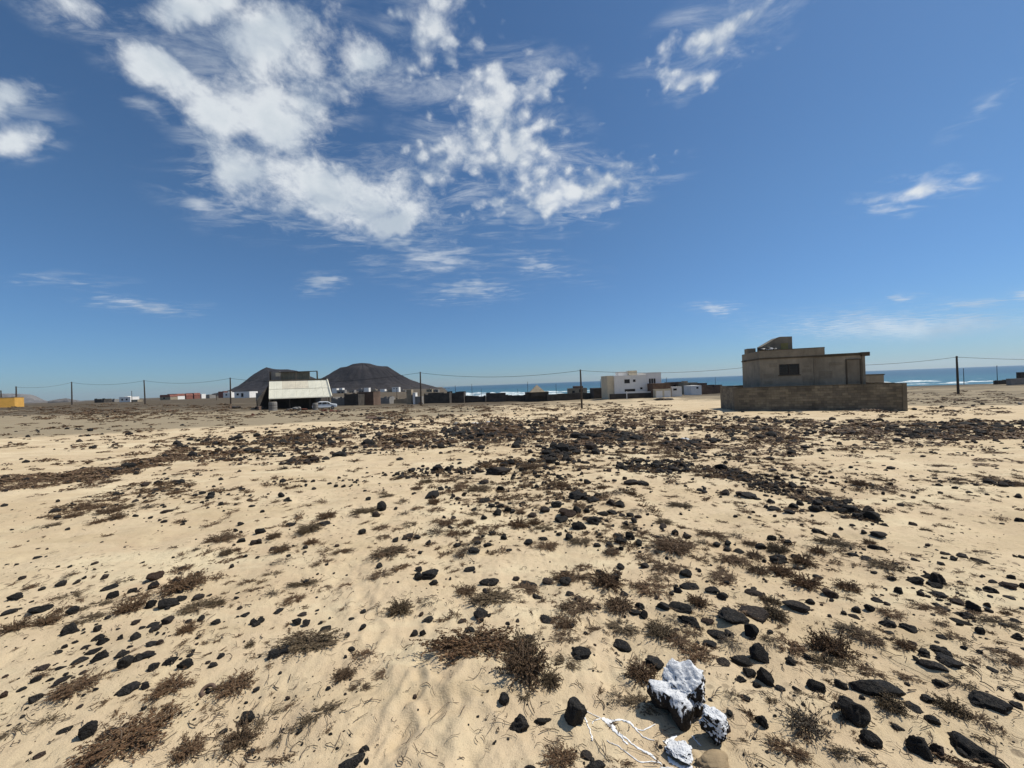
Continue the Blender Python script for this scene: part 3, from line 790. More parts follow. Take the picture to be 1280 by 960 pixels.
    MB().box(-1.6, .95, 0, 2, -3.6, -.44).build('wall', M_HOUSE, o); MB().box(-1.65, 1.0, -.05, 2.05, -.437, -.34).build('roof', M_SLAB, o)
    # things left lying on the parapet
    Mh = h.matrix_basis
    def on_roof(x, y, z): return Mh @ Vector((x, y, z))
    bd = empty('bundle', on_roof(3.0, 1.72, 2.10), -.3); tag(bd, 'black and white bundle of rags lying on the roof edge of the brown house', 'bundle')
    return bd, on_roof


BUNDLE, ON_ROOF = walled_house()


# ------------------------------------------------------------------ generic far building
def place(px, py, Y):
    X, Z = dirs(px, py); return float(X * Y), float(Y), float(CAM_Z + Z * Y)


def far_house(px0, px1, ytop, ybot, Y, mat, label, cat='house', d=None, wins=(), roof=None, name='house', rz=0, group=None, parts=True, pitched=0):
    """block whose front spans px0..px1, ytop..ybot of the photograph at distance Y; wins: (u0,u1,v0,v1) as fractions"""
    xa, _, zb = place((px0 + px1) / 2, ybot, Y); _, _, zt = place((px0 + px1) / 2, ytop, Y)
    x0, _, _ = place(px0, (ytop + ybot) / 2, Y); x1, _, _ = place(px1, (ytop + ybot) / 2, Y)
    w, H = x1 - x0, zt - zb; d = d or w * .8
    z0 = min(zb, gz(xa, Y))
    t = empty(name, (xa, Y, zb), rz); tag(t, label, cat, group)
    r = roof or mat
    if name == 'stone_wall':
        g = random.Random(label); n = max(6, int(w / 1.1)); xs = [-w / 2 + w * i / n for i in range(n + 1)]; pr = []; hh = H
        for i in range(n):
            hh = H * g.uniform(.66, .98) if g.random() < .55 else hh
            if g.random() < .10: hh = H * g.uniform(.45, .75)
            pr += [(xs[i] + .01, hh * g.uniform(.98, 1.01)), (xs[i + 1] - .01, hh)]
        for ya, yb in ((0, .4), (d - .4, d)):
            MB().prism([(-w / 2, z0 - zb - .6)] + pr + [(w / 2, z0 - zb - .6)], (ya, yb)).build('wall', mat, t)
        m = MB(); m.box(-w / 2, -w / 2 + .4, .402, d - .402, z0 - zb - .6, H * .9); m.build('side_wall', mat, t)
        m = MB(); m.box(w / 2 - .4, w / 2, .402, d - .402, z0 - zb - .6, H * .86); m.build('side_wall', mat, t)
        return t, w, H, d
    wl = MB().box(-w / 2, w / 2, 0, d, z0 - zb - .6, H * (.93 if not pitched else 1 - pitched)).build('wall', mat, t)
    if pitched:
        h0 = H * (1 - pitched)
        MB().prism([(-w / 2 - .2, h0 + .01), (w / 2 + .2, h0 + .01), (w / 2 * .9, H), (-w / 2 * .9, H)], (-.25, d + .25)).build('roof', r, t)
    elif H > 1.6:
        p = MB(); e = H * .932
        p.box(-w / 2 - .04, w / 2 + .04, -.04, .16, e, H); p.box(-w / 2 - .04, w / 2 + .04, d - .16, d + .04, e, H); p.box(-w / 2 - .04, -w / 2 + .16, .162, d - .162, e, H); p.box(w / 2 - .16, w / 2 + .04, .162, d - .162, e, H)
        p.build('parapet', r, t)
    else:
        MB().box(-w / 2 - .03, w / 2 + .03, -.03, d + .03, H * .932, H).build('coping', r, t)
    for (u0, u1, v0, v1) in wins:
        a, b = -w / 2 + u0 * w, -w / 2 + u1 * w; c, e = v0 * H, v1 * H
        f = MB(); q = .05
        f.box(a, a + q, -.04, -.002, c, e); f.box(b - q, b, -.04, -.002, c, e); f.box(a + q, b - q, -.04, -.002, e - q, e); f.box(a + q, b - q, -.04, -.002, c, c + q)
        fo = f.build('window' if v0 > .05 else 'door', M_FRAME, t)
        MB().box(a + q + .002, b - q - .002, -.022, -.003, c + q + .002, e - q - .002).build('pane' if v0 > .05 else 'door_leaf', M_GLASS, fo)
    if wins and not pitched and H > 2.4 and random.random() < .6:
        a = random.uniform(-.35, .05) * w; MB().box(a, a + w * .28, d * .3, d * .7, H + .002, H * random.uniform(1.12, 1.25)).build('roof_room', mat, t)
    return t, w, H, d


# yellow building far left
xb = place(18.5, 509, 100); zt = place(18.5, 496.3, 100)[2]
yb = empty('building', (xb[0], 100, xb[2]), R(40)); tag(yb, 'orange-yellow flat-roofed building at the far left edge of the plain', 'building')
MB().box(-15, 0, 0, 7, -.6, zt - xb[2] - .1).build('wall', M_YELLOW, yb)
MB().box(-15.05, .05, -.05, 7.05, zt - xb[2] - .098, zt - xb[2]).build('roof_edge', M_TAN, yb)
MB().box(-9, -4, 1.5, 6, zt - xb[2] + .003, zt - xb[2] + .75).build('roof_room', M_GREY, yb)

# white two-storey house by the sea
t, w, H, d = far_house(768.5, 826.5, 468.8, 491, 94, M_WHITE, 'white two-storey flat-roofed house by the sea with a brown roof box', d=7.5,
                       wins=((.215, .33, .56, .78), (.40, .455, .62, .76), (.215, .44, .09, .23), (.55, .60, .19, .30)))
hz = lambda py, px=800: place(px, py, 94)[2] - t.location.z
hx = lambda px: place(px, 480, 94)[0] - t.location.x
MB().box(hx(758.3) + .35, hx(768.5) - .003, .6, 7.2, -1.5, hz(469.6, 765)).build('side_wing', M_CREAM, t)
MB().box(hx(808), hx(826.6), -.06, 6.8, hz(480.2, 815), hz(465.6, 815)).build('upper_room', M_WHITE, t)
for i in range(3):
    a = hx(811.2 + i * 2.9)
    f = MB().box(a, a + .46, -.10, -.062, hz(479.2, 815), hz(473.2, 815)).build('window', M_FRAME, t)
    MB().box(a + .05, a + .41, -.112, -.101, hz(478.9, 815), hz(473.5, 815)).build('pane', M_GLASS, f)
MB().box(hx(789), hx(799.3), 1.5, 3.6, hz(468.8, 794) + .003, hz(463, 794)).build('roof_room', M_CREAM, t)
MB().box(hx(779), hx(820), -2.2, -2.0, -1.6, hz(489.3)).build('terrace_wall', M_WHITE, t)
MB().box(hx(758.5), hx(820), -2.4, -2.202, -1.8, hz(490.8)).build('plinth', M_DARKW, t)
MB().box(hx(778.6), hx(779.6), -2.6, -2.402, -1.7, hz(488)).build('gate_post', M_WHITE, t)

g_, w, H, d = far_house(819.5, 839.2, 486.2, 496.2, 89, M_CREAM, 'cream garage with grey doors at the right front of the white house', 'garage', d=4)
for a in (-.46, .06):
    MB().box(a * w, (a + .40) * w, -.04, -.003, -.2, H * .78).build('door', M_WHITE, g_)
b_, w, H, d = far_house(815.8, 838.4, 479, 486, 90.5, M_BROWNW, 'dark brown block room above the cream garage', 'roof room', d=4, name='roof_room')
far_house(840, 852.5, 483.5, 495.2, 92, M_WHITE, 'small white walled yard right of the cream garage', 'yard wall', d=3, name='yard_wall', wins=((.15, .5, .62, .82),))

# brown houses right of the white one
for px0, px1, yt, yb_, Y, mt, lab, wn in [
        (838, 856, 477.5, 486, 135, M_BROWNW, 'reddish-brown block house directly right of the white yard', ((.2, .4, .3, .6), (.6, .8, .3, .6))),
        (855, 872, 478.2, 487, 130, M_TAN, 'tan house with rust stains between two brown houses by the sea', ((.3, .5, .35, .7),)),
        (864, 877, 482, 487.5, 118, M_WHITE, 'low white house in front of the tan stained house', ((.5, .7, .3, .7),)),
        (872, 884, 478.8, 488, 142, M_BROWNW, 'dark reddish house nearest the left of the block-walled house', ((.2, .4, .3, .6),)),
        (877, 903, 480.8, 487, 120, M_BROWNW, 'low brown wall left of the block-walled house', ()),
        (742, 758, 485, 492, 104, M_DARKW, 'dark low shed touching the left side of the white house', ()),
        (712, 734, 485.3, 492.5, 120, M_TAN, 'tan ruined hut with a broken roof left of the lone pole', ((.15, .3, .2, .6), (.55, .75, .3, .8))),
        (719, 729, 482.6, 486.2, 123, M_BROWNW, 'small dark room behind the tan ruined hut', ()),
        (559, 580, 489, 498.5, 112, M_DARKW, 'dark stone enclosure at the left of the surf', ()),
        (578, 606, 494.6, 498, 114, M_DARKW, 'low dark wall under the white surf', ()),
        (607.5, 632, 490.8, 497.2, 112, M_DARKW, 'dark stone enclosure in the middle of the surf', ()),
        (630, 660, 493.5, 497.6, 113, M_DARKW, 'low dark wall left of the pyramid roof', ()),
        (657, 686, 490, 496.2, 110, M_DARKW, 'dark stone room below the pyramid roof', ()),
        (684, 744, 491.5, 495.5, 108, M_DARKW, 'long low dark wall between the pyramid roof and the white house', ()),
        (530, 562, 490.5, 500, 108, M_DARKW, 'long black stone wall at the foot of the volcano beside the pole', ()),
        (430.5, 448, 491.5, 503.2, 88, M_DARKW, 'dark brown walled yard right of the pale shed', ()),
        (447, 467, 490, 502.5, 92, M_BROWNW, 'dark brown block house under the volcano, taller than its neighbour yard', ()),
        (467.5, 487, 495.5, 503, 108, M_GREY, 'low grey broken wall right of the dark brown block house', ()),
        (487, 514, 497.5, 502.8, 112, M_TAN, 'low tan broken wall left of the tall white ruin', ()),
        (414, 431, 495.5, 503.5, 90, M_GREY, 'low grey wall touching the right of the pale shed', ()),
        (320, 337, 491, 498.5, 150, M_GREY, 'low grey ruin at the left of the pale shed', ()),
        (1247, 1264, 474.6, 479.2, 98, M_DARKW, 'black low wall on the shore at the far right', ()),
        (1264, 1300, 472.6, 482, 90, M_GREY, 'grey block hut at the far right edge by the sea', ()),
        (1276.5, 1300, 464.8, 472.4, 92, M_DARKW, 'dark roof room on the grey hut at the right edge', ())]:
    far_house(px0, px1, yt, yb_, Y, mt, lab, 'house' if wn else 'wall', wins=wn, name='house' if wn else ('stone_wall' if 'wall' in lab or 'enclosure' in lab else 'hut'), d=5 if px0 < 1200 else .9)

# pyramid roof by the sea
x, y, zb = place(672, 490.2, 108.5)
t = empty('pyramid_hut', (x, y, zb)); tag(t, 'pale pyramid-roofed hut standing out before the sea', 'hut')
zt = place(671, 480.8, 108.5)[2]
bm = MB(); ap = bm.bm.verts.new((0, 2, zt - zb)); q = [bm.bm.verts.new(p) for p in ((-2.3, -.2, .01), (2.2, -.2, .01), (2.2, 4.2, .01), (-2.3, 4.2, .01))]
for i in range(4): bm.bm.faces.new((q[i], q[(i + 1) % 4], ap))
bm.bm.faces.new(q[::-1]); bm.build('roof', M_TAN, t)
MB().box(-1.9, 1.8, .2, 3.8, -1.2, 0).build('wall', M_DARKW, t)

# village strung along the plain on the left
for i, (px0, px1, yt, yb_, Y, mt, lab, wn, rf) in enumerate([
        (118, 130, 498.2, 502.2, 320, M_DARKW, 'dark long wall left of the thin pole on the plain', (), None),
        (129, 143, 498.6, 502.3, 330, M_GREY, 'grey long wall left of the thin pole on the plain', (), None),
        (149, 163, 496.2, 501.6, 300, M_WHITE, 'small white house at the left of the red-roofed houses', ((.2, .35, .2, .6), (.6, .75, .2, .6)), None),
        (164, 172, 499.5, 502, 290, M_TAN, 'tan hut at the foot of the thin pole', (), None),
        (200, 213, 493.5, 500, 380, M_TAN, 'tan house with a red roof, leftmost of the red-roofed row', ((.3, .5, .2, .5),), M_RED),
        (209, 222, 492.4, 499.5, 400, M_WHITE, 'white house with a red roof, second of the red-roofed row', ((.2, .4, .2, .5),), M_RED),
        (221, 233, 492.2, 499, 410, M_RED, 'red walled house in the middle of the red-roofed row', ((.2, .4, .2, .5),), M_RED),
        (232, 243, 491.4, 498, 420, M_RED, 'red house at the right end of the red-roofed row', ((.5, .7, .2, .5),), M_RED),
        (244, 252, 492.6, 497, 430, M_WHITE, 'white house just right of the red-roofed row', ((.2, .4, .2, .6),), None),
        (250, 262, 494, 497.2, 440, M_GREY, 'low pale house between the red row and the hill foot', ((.2, .4, .2, .6),), None),
        (273, 280, 489.4, 495, 420, M_RED, 'small red house left of the far white house', (), None),
        (279, 289, 490.5, 495.5, 410, M_WHITE, 'white house partly hidden by a wooden pole', ((.3, .5, .2, .6),), None),
        (293, 312, 489.6, 497, 330, M_WHITE, 'white house with two dark windows below the left hill', ((.15, .3, .4, .75), (.45, .6, .1, .75)), None)]):
    far_house(px0, px1, yt, yb_, Y, mt, lab, 'wall' if 'wall' in lab else 'house', wins=wn, roof=rf, name='stone_wall' if 'wall' in lab and not wn else 'house', group='village houses on the left plain', pitched=.4 if rf else 0)
# village at the foot of the right volcano
vil = [(415, 421, 485.5, 493), (421, 431, 487.5, 494), (424, 428, 485, 489), (448, 455, 486.6, 492), (455, 461, 484.8, 490), (462, 470, 487, 492.5), (469, 476, 488, 493), (475, 481, 486.5, 492), (481, 487, 489, 494.5),
       (485, 499, 486.5, 495), (490, 498.5, 484, 487), (500, 507, 488, 493), (508, 514, 487, 491.5), (516, 519.5, 491, 499.5), (519, 527, 495.5, 499.5), (533, 540, 486.5, 490), (540, 548, 487, 490.5), (436, 443, 487.5, 493)]
vm = ['white', 'grey', 'white', 'grey', 'white', 'tan', 'grey', 'white', 'grey', 'tan', 'white', 'grey', 'tan', 'white', 'grey', 'tan', 'grey', 'grey']
vmat = {'white': M_WHITE, 'grey': M_GREY, 'tan': M_TAN}
lab = ['small white block house, leftmost under the volcano', 'grey low house beside the leftmost white one', 'white roof room above the grey low house', 'grey house above the dark brown yard', 'white house above the dark brown block house',
       'tan house right of the white one over the block house', 'grey house at the right end of the dark block house', 'white house left of the biggest tan house', 'grey shed in front of the biggest tan house', 'biggest tan house of the village under the volcano',
       'white upper room on the biggest tan house', 'grey house right of the biggest tan house', 'tan hut left of the white ruin post', 'tall narrow white ruin near the pole', 'low grey ruin wall at the foot of the pole', 'tan house at the right foot of the volcano', 'grey house last on the right foot of the volcano', 'grey house between the shed roof and the dark yard']
for (a, b, c, d_), q, l in zip(vil, vm, lab):
    Y = 95 if 'ruin' in l else 520 + (b * 13 % 90)
    far_house(a, b, c, d_, Y, vmat[q], l, 'house', wins=((.2, .4, .3, .65), (.6, .8, .3, .65)) if b - a > 6 and 'ruin' not in l else (), group='village houses under the volcano', d=8 if Y > 200 else 2)


# ------------------------------------------------------------------ shed with the pale sheet roof
def shed():
    E0, E1 = Vector((-44.5, 68, CAM_Z - .97)), Vector((-33.2, 68, CAM_Z - 1.0))
    K0, K1 = Vector((-46.9, 72, CAM_Z + 2.28)), Vector((-35.85, 72, CAM_Z + 2.12))
    g = CAM_Z - 3.15
    t = empty('shed', (E0.x, E0.y, g)); tag(t, 'open-fronted dark shed under a big pale sloping sheet roof', 'shed')
    o = t.location
    # corrugated sheets, each its own part
    n = 9
    for i in range(n):
        for row in range(2):
            V, F = [], []
            a0, a1 = i / n - .0015, (i + 1) / n + .0015
            r0, r1 = (0, .53) if row == 0 else (.50, 1)
            for v in (r0, r1):
                for j in range(13):
                    f = a0 + (a1 - a0) * j / 12
                    p = E0.lerp(E1, f).lerp(K0.lerp(K1, f), v) - o
                    V.append((p.x, p.y, p.z + .028 * math.cos(j * math.pi) + (0 if row == 0 else .055) + (i % 2) * .012))
            for j in range(12): F.append((j, j + 1, j + 14, j + 13))
            n0 = len(V); V += [(x, y, z - .02) for x, y, z in V]; F += [tuple(n0 + q for q in f[::-1]) for f in F]
            for j in range(12): F += [(j + 1, j, n0 + j, n0 + j + 1), (13 + j, 14 + j, n0 + 14 + j, n0 + 13 + j)]
            link('roof_sheet', mesh_np('roof_sheet', V, F), t, (M_ROOF2 if row and 2 <= i <= 5 else M_ROOF,))
    dn = Vector((0, 0, -.1))
    fas = MB(); fas.tube([E0 - o + dn, E1 - o + dn], .07, 4); fas.build('fascia', M_ROOF, t)
    MB().tube([E1 - o + Vector((.12, 0, .06)), K1 - o + Vector((.12, 0, .12))], .14, 4).build('verge_board', M_ROOF, t)
    MB().tube([K0 - o + Vector((-.2, 0, .1)), K1 - o + Vector((.3, 0, .1))], .12, 4).build('ridge_beam', M_SLAB, t)
    # back block and side walls leave the front open and dark
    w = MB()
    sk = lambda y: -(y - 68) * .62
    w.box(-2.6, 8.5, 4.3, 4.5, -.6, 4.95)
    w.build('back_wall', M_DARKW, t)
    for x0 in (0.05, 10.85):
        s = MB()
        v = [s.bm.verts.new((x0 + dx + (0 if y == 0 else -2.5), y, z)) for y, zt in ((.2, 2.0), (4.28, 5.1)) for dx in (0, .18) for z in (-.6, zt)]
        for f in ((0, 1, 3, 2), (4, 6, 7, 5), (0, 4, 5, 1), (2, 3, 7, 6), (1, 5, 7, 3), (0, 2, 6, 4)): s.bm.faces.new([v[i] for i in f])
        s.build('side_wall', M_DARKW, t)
    for x in (.25, 3.7, 7.4, 10.9): MB().box(x - .09, x + .09, .05, .22, -.6, 2.02).build('post', M_SLAB, t)
    # terrace room on the flat roof behind the ridge
    zb, zt = 5.3, 6.85
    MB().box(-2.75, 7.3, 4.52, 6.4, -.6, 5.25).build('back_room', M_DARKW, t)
    xs = lambda px: place(px, 470, 73)[0] - o.x
    ZT = lambda py, px: place(px, py, 73)[2] - o.z
    MB().box(xs(337.3), xs(338.6), 4.9, 5.1, 5.0, ZT(464.6, 338)).build('corner_post', M_SLAB, t)
    lw = MB().box(xs(338.7), xs(349.8), 5.0, 5.2, 5.0, ZT(464.4, 345)).build('terrace_wall', M_GREY, t)
    MB().box(xs(344.6), xs(349.4), 4.97, 4.998, ZT(470.5, 346), ZT(466, 346)).build('white_panel', M_CREAM, lw)
    MB().box(xs(350), xs(385.5), 5.3, 5.5, 5.0, ZT(465, 365)).build('screen_back', M_DARKW, t)
    a = xs(350.2)
    while a < xs(385.2):
        MB().box(a, a + .3, 5.2 + random.uniform(-.02, .02), 5.28, 5.05, ZT(464.8, 365) + random.uniform(-.1, .06)).build('slat', M_SLAT if random.random() < .8 else M_TAN, t); a += .36
    MB().box(xs(349), xs(397), 4.9, 5.05, ZT(465.3, 372), ZT(464.3, 372)).build('top_beam', M_SLAB, t)
    MB().box(xs(396), xs(397.2), 4.88, 5.07, 4.9, ZT(464.3, 397)).build('end_post', M_SLAB, t)
    MB().box(xs(385.6), xs(408), 4.95, 5.1, 5.0, ZT(473.3, 396)).build('low_parapet', M_SLAB, t)


shed()


# ------------------------------------------------------------------ car and things by the shed
def make_car():
    x, y, z = place(406, 511, 66.2); z = gz(x, y)
    t = empty('parked_car', (x, y, z), R(205)); tag(t, 'silver-white hatchback parked at the right front of the pale-roofed shed', 'car')
    prof = [(-1.95, .35), (-2.0, .62), (-1.9, .86), (-1.25, .95), (-.55, 1.38), (.75, 1.44), (1.45, 1.22), (1.88, .92), (1.95, .6), (1.9, .32)]
    b = MB(); b.prism(prof, (-.8, .8)); bm = b.bm
    for v in bm.verts:
        if v.co.z > 1.0: v.co.y *= .8
    b.build('body', M_CARP, t, bevel=.05)
    for s in (-1, 1):
        for (u0, u1, w0, w1) in ((-.95, -.48, -.55, -.45), (-.38, .35, -.38, .33), (.43, 1.25, .43, 1.02)):
            m = MB(); vv = [m.bm.verts.new(p) for p in ((u0, s * .805, .97), (u1, s * .805, .97), (w1, s * .672, 1.32), (w0, s * .672, 1.32))]
            vo = [m.bm.verts.new(v.co + Vector((0, s * .012, .004))) for v in vv]
            m.bm.faces.new(vo); m.bm.faces.new(vv[::-1])
            for i in range(4): m.bm.faces.new((vv[i], vv[(i + 1) % 4], vo[(i + 1) % 4], vo[i]))
            m.build('side_window', M_GLASS, t)
        MB().box(-1.99, -1.90, s * .55 - .16, s * .55 + .16, .62, .78).build('headlight', M_LITTER, t)
        MB().box(1.90, 1.965, s * .6 - .1, s * .6 + .1, .62, .9).build('tail_light', M_RED, t)
        for xx in (-1.25, 1.2):
            w = MB().tube([(xx, s * .68, .3), (xx, s * .83, .3)], .3, 16).build('wheel', M_TYRE, t)
            MB().tube([(xx, s * .832, .3), (xx, s * .845, .3)], .18, 10).build('rim', M_GREY, w)
    for a, c in ((-1.22, -.62), (1.38, .86)):
        m = MB(); z0, z1 = (.985, 1.34) if a < 0 else (1.26, 1.42)
        vv = [m.bm.verts.new(p) for p in ((a, -.66, z0), (a, .66, z0), (c, .6, z1), (c, -.6, z1))]; n = Vector((-.5, 0, .86)) if a < 0 else Vector((.4, 0, .9))
        vo = [m.bm.verts.new(v.co + n * .03) for v in vv]; m.bm.faces.new(vo); m.bm.faces.new(vv[::-1])
        for i in range(4): m.bm.faces.new((vv[i], vv[(i + 1) % 4], vo[(i + 1) % 4], vo[i]))
        m.build('windscreen' if a < 0 else 'rear_window', M_GLASS, t)


make_car()


def tank(px, pybase, w, h, Y, mat, label):
    x, y, z = place(px, pybase, Y); z = gz(x, y)
    t = empty('water_tank', (x, y, z), .3); tag(t, label, 'tank')
    MB().tube([(0, 0, -.1), (0, 0, h * .08), (0, 0, h * .9), (0, 0, h)], [w / 2, w / 2, w / 2, w / 2 * .9], 14).build('body', mat, t)
    MB().tube([(0, 0, h + .002), (0, 0, h + .08)], [w * .42, w * .38], 14).build('lid', M_SLAB, t)
    for q in (.3, .6): MB().tube([(0, 0, h * q), (0, 0, h * q + .05)], w / 2 + .015, 14).build('hoop', M_SLAB, t)


tank(341.5, 516, 1.15, 1.35, 58.5, M_GREY, 'grey drum-shaped tank standing left of the pale-roofed shed')
tank(394.5, 514, .85, 1.15, 61.5, M_GREY, 'small grey drum in front of the parked car')

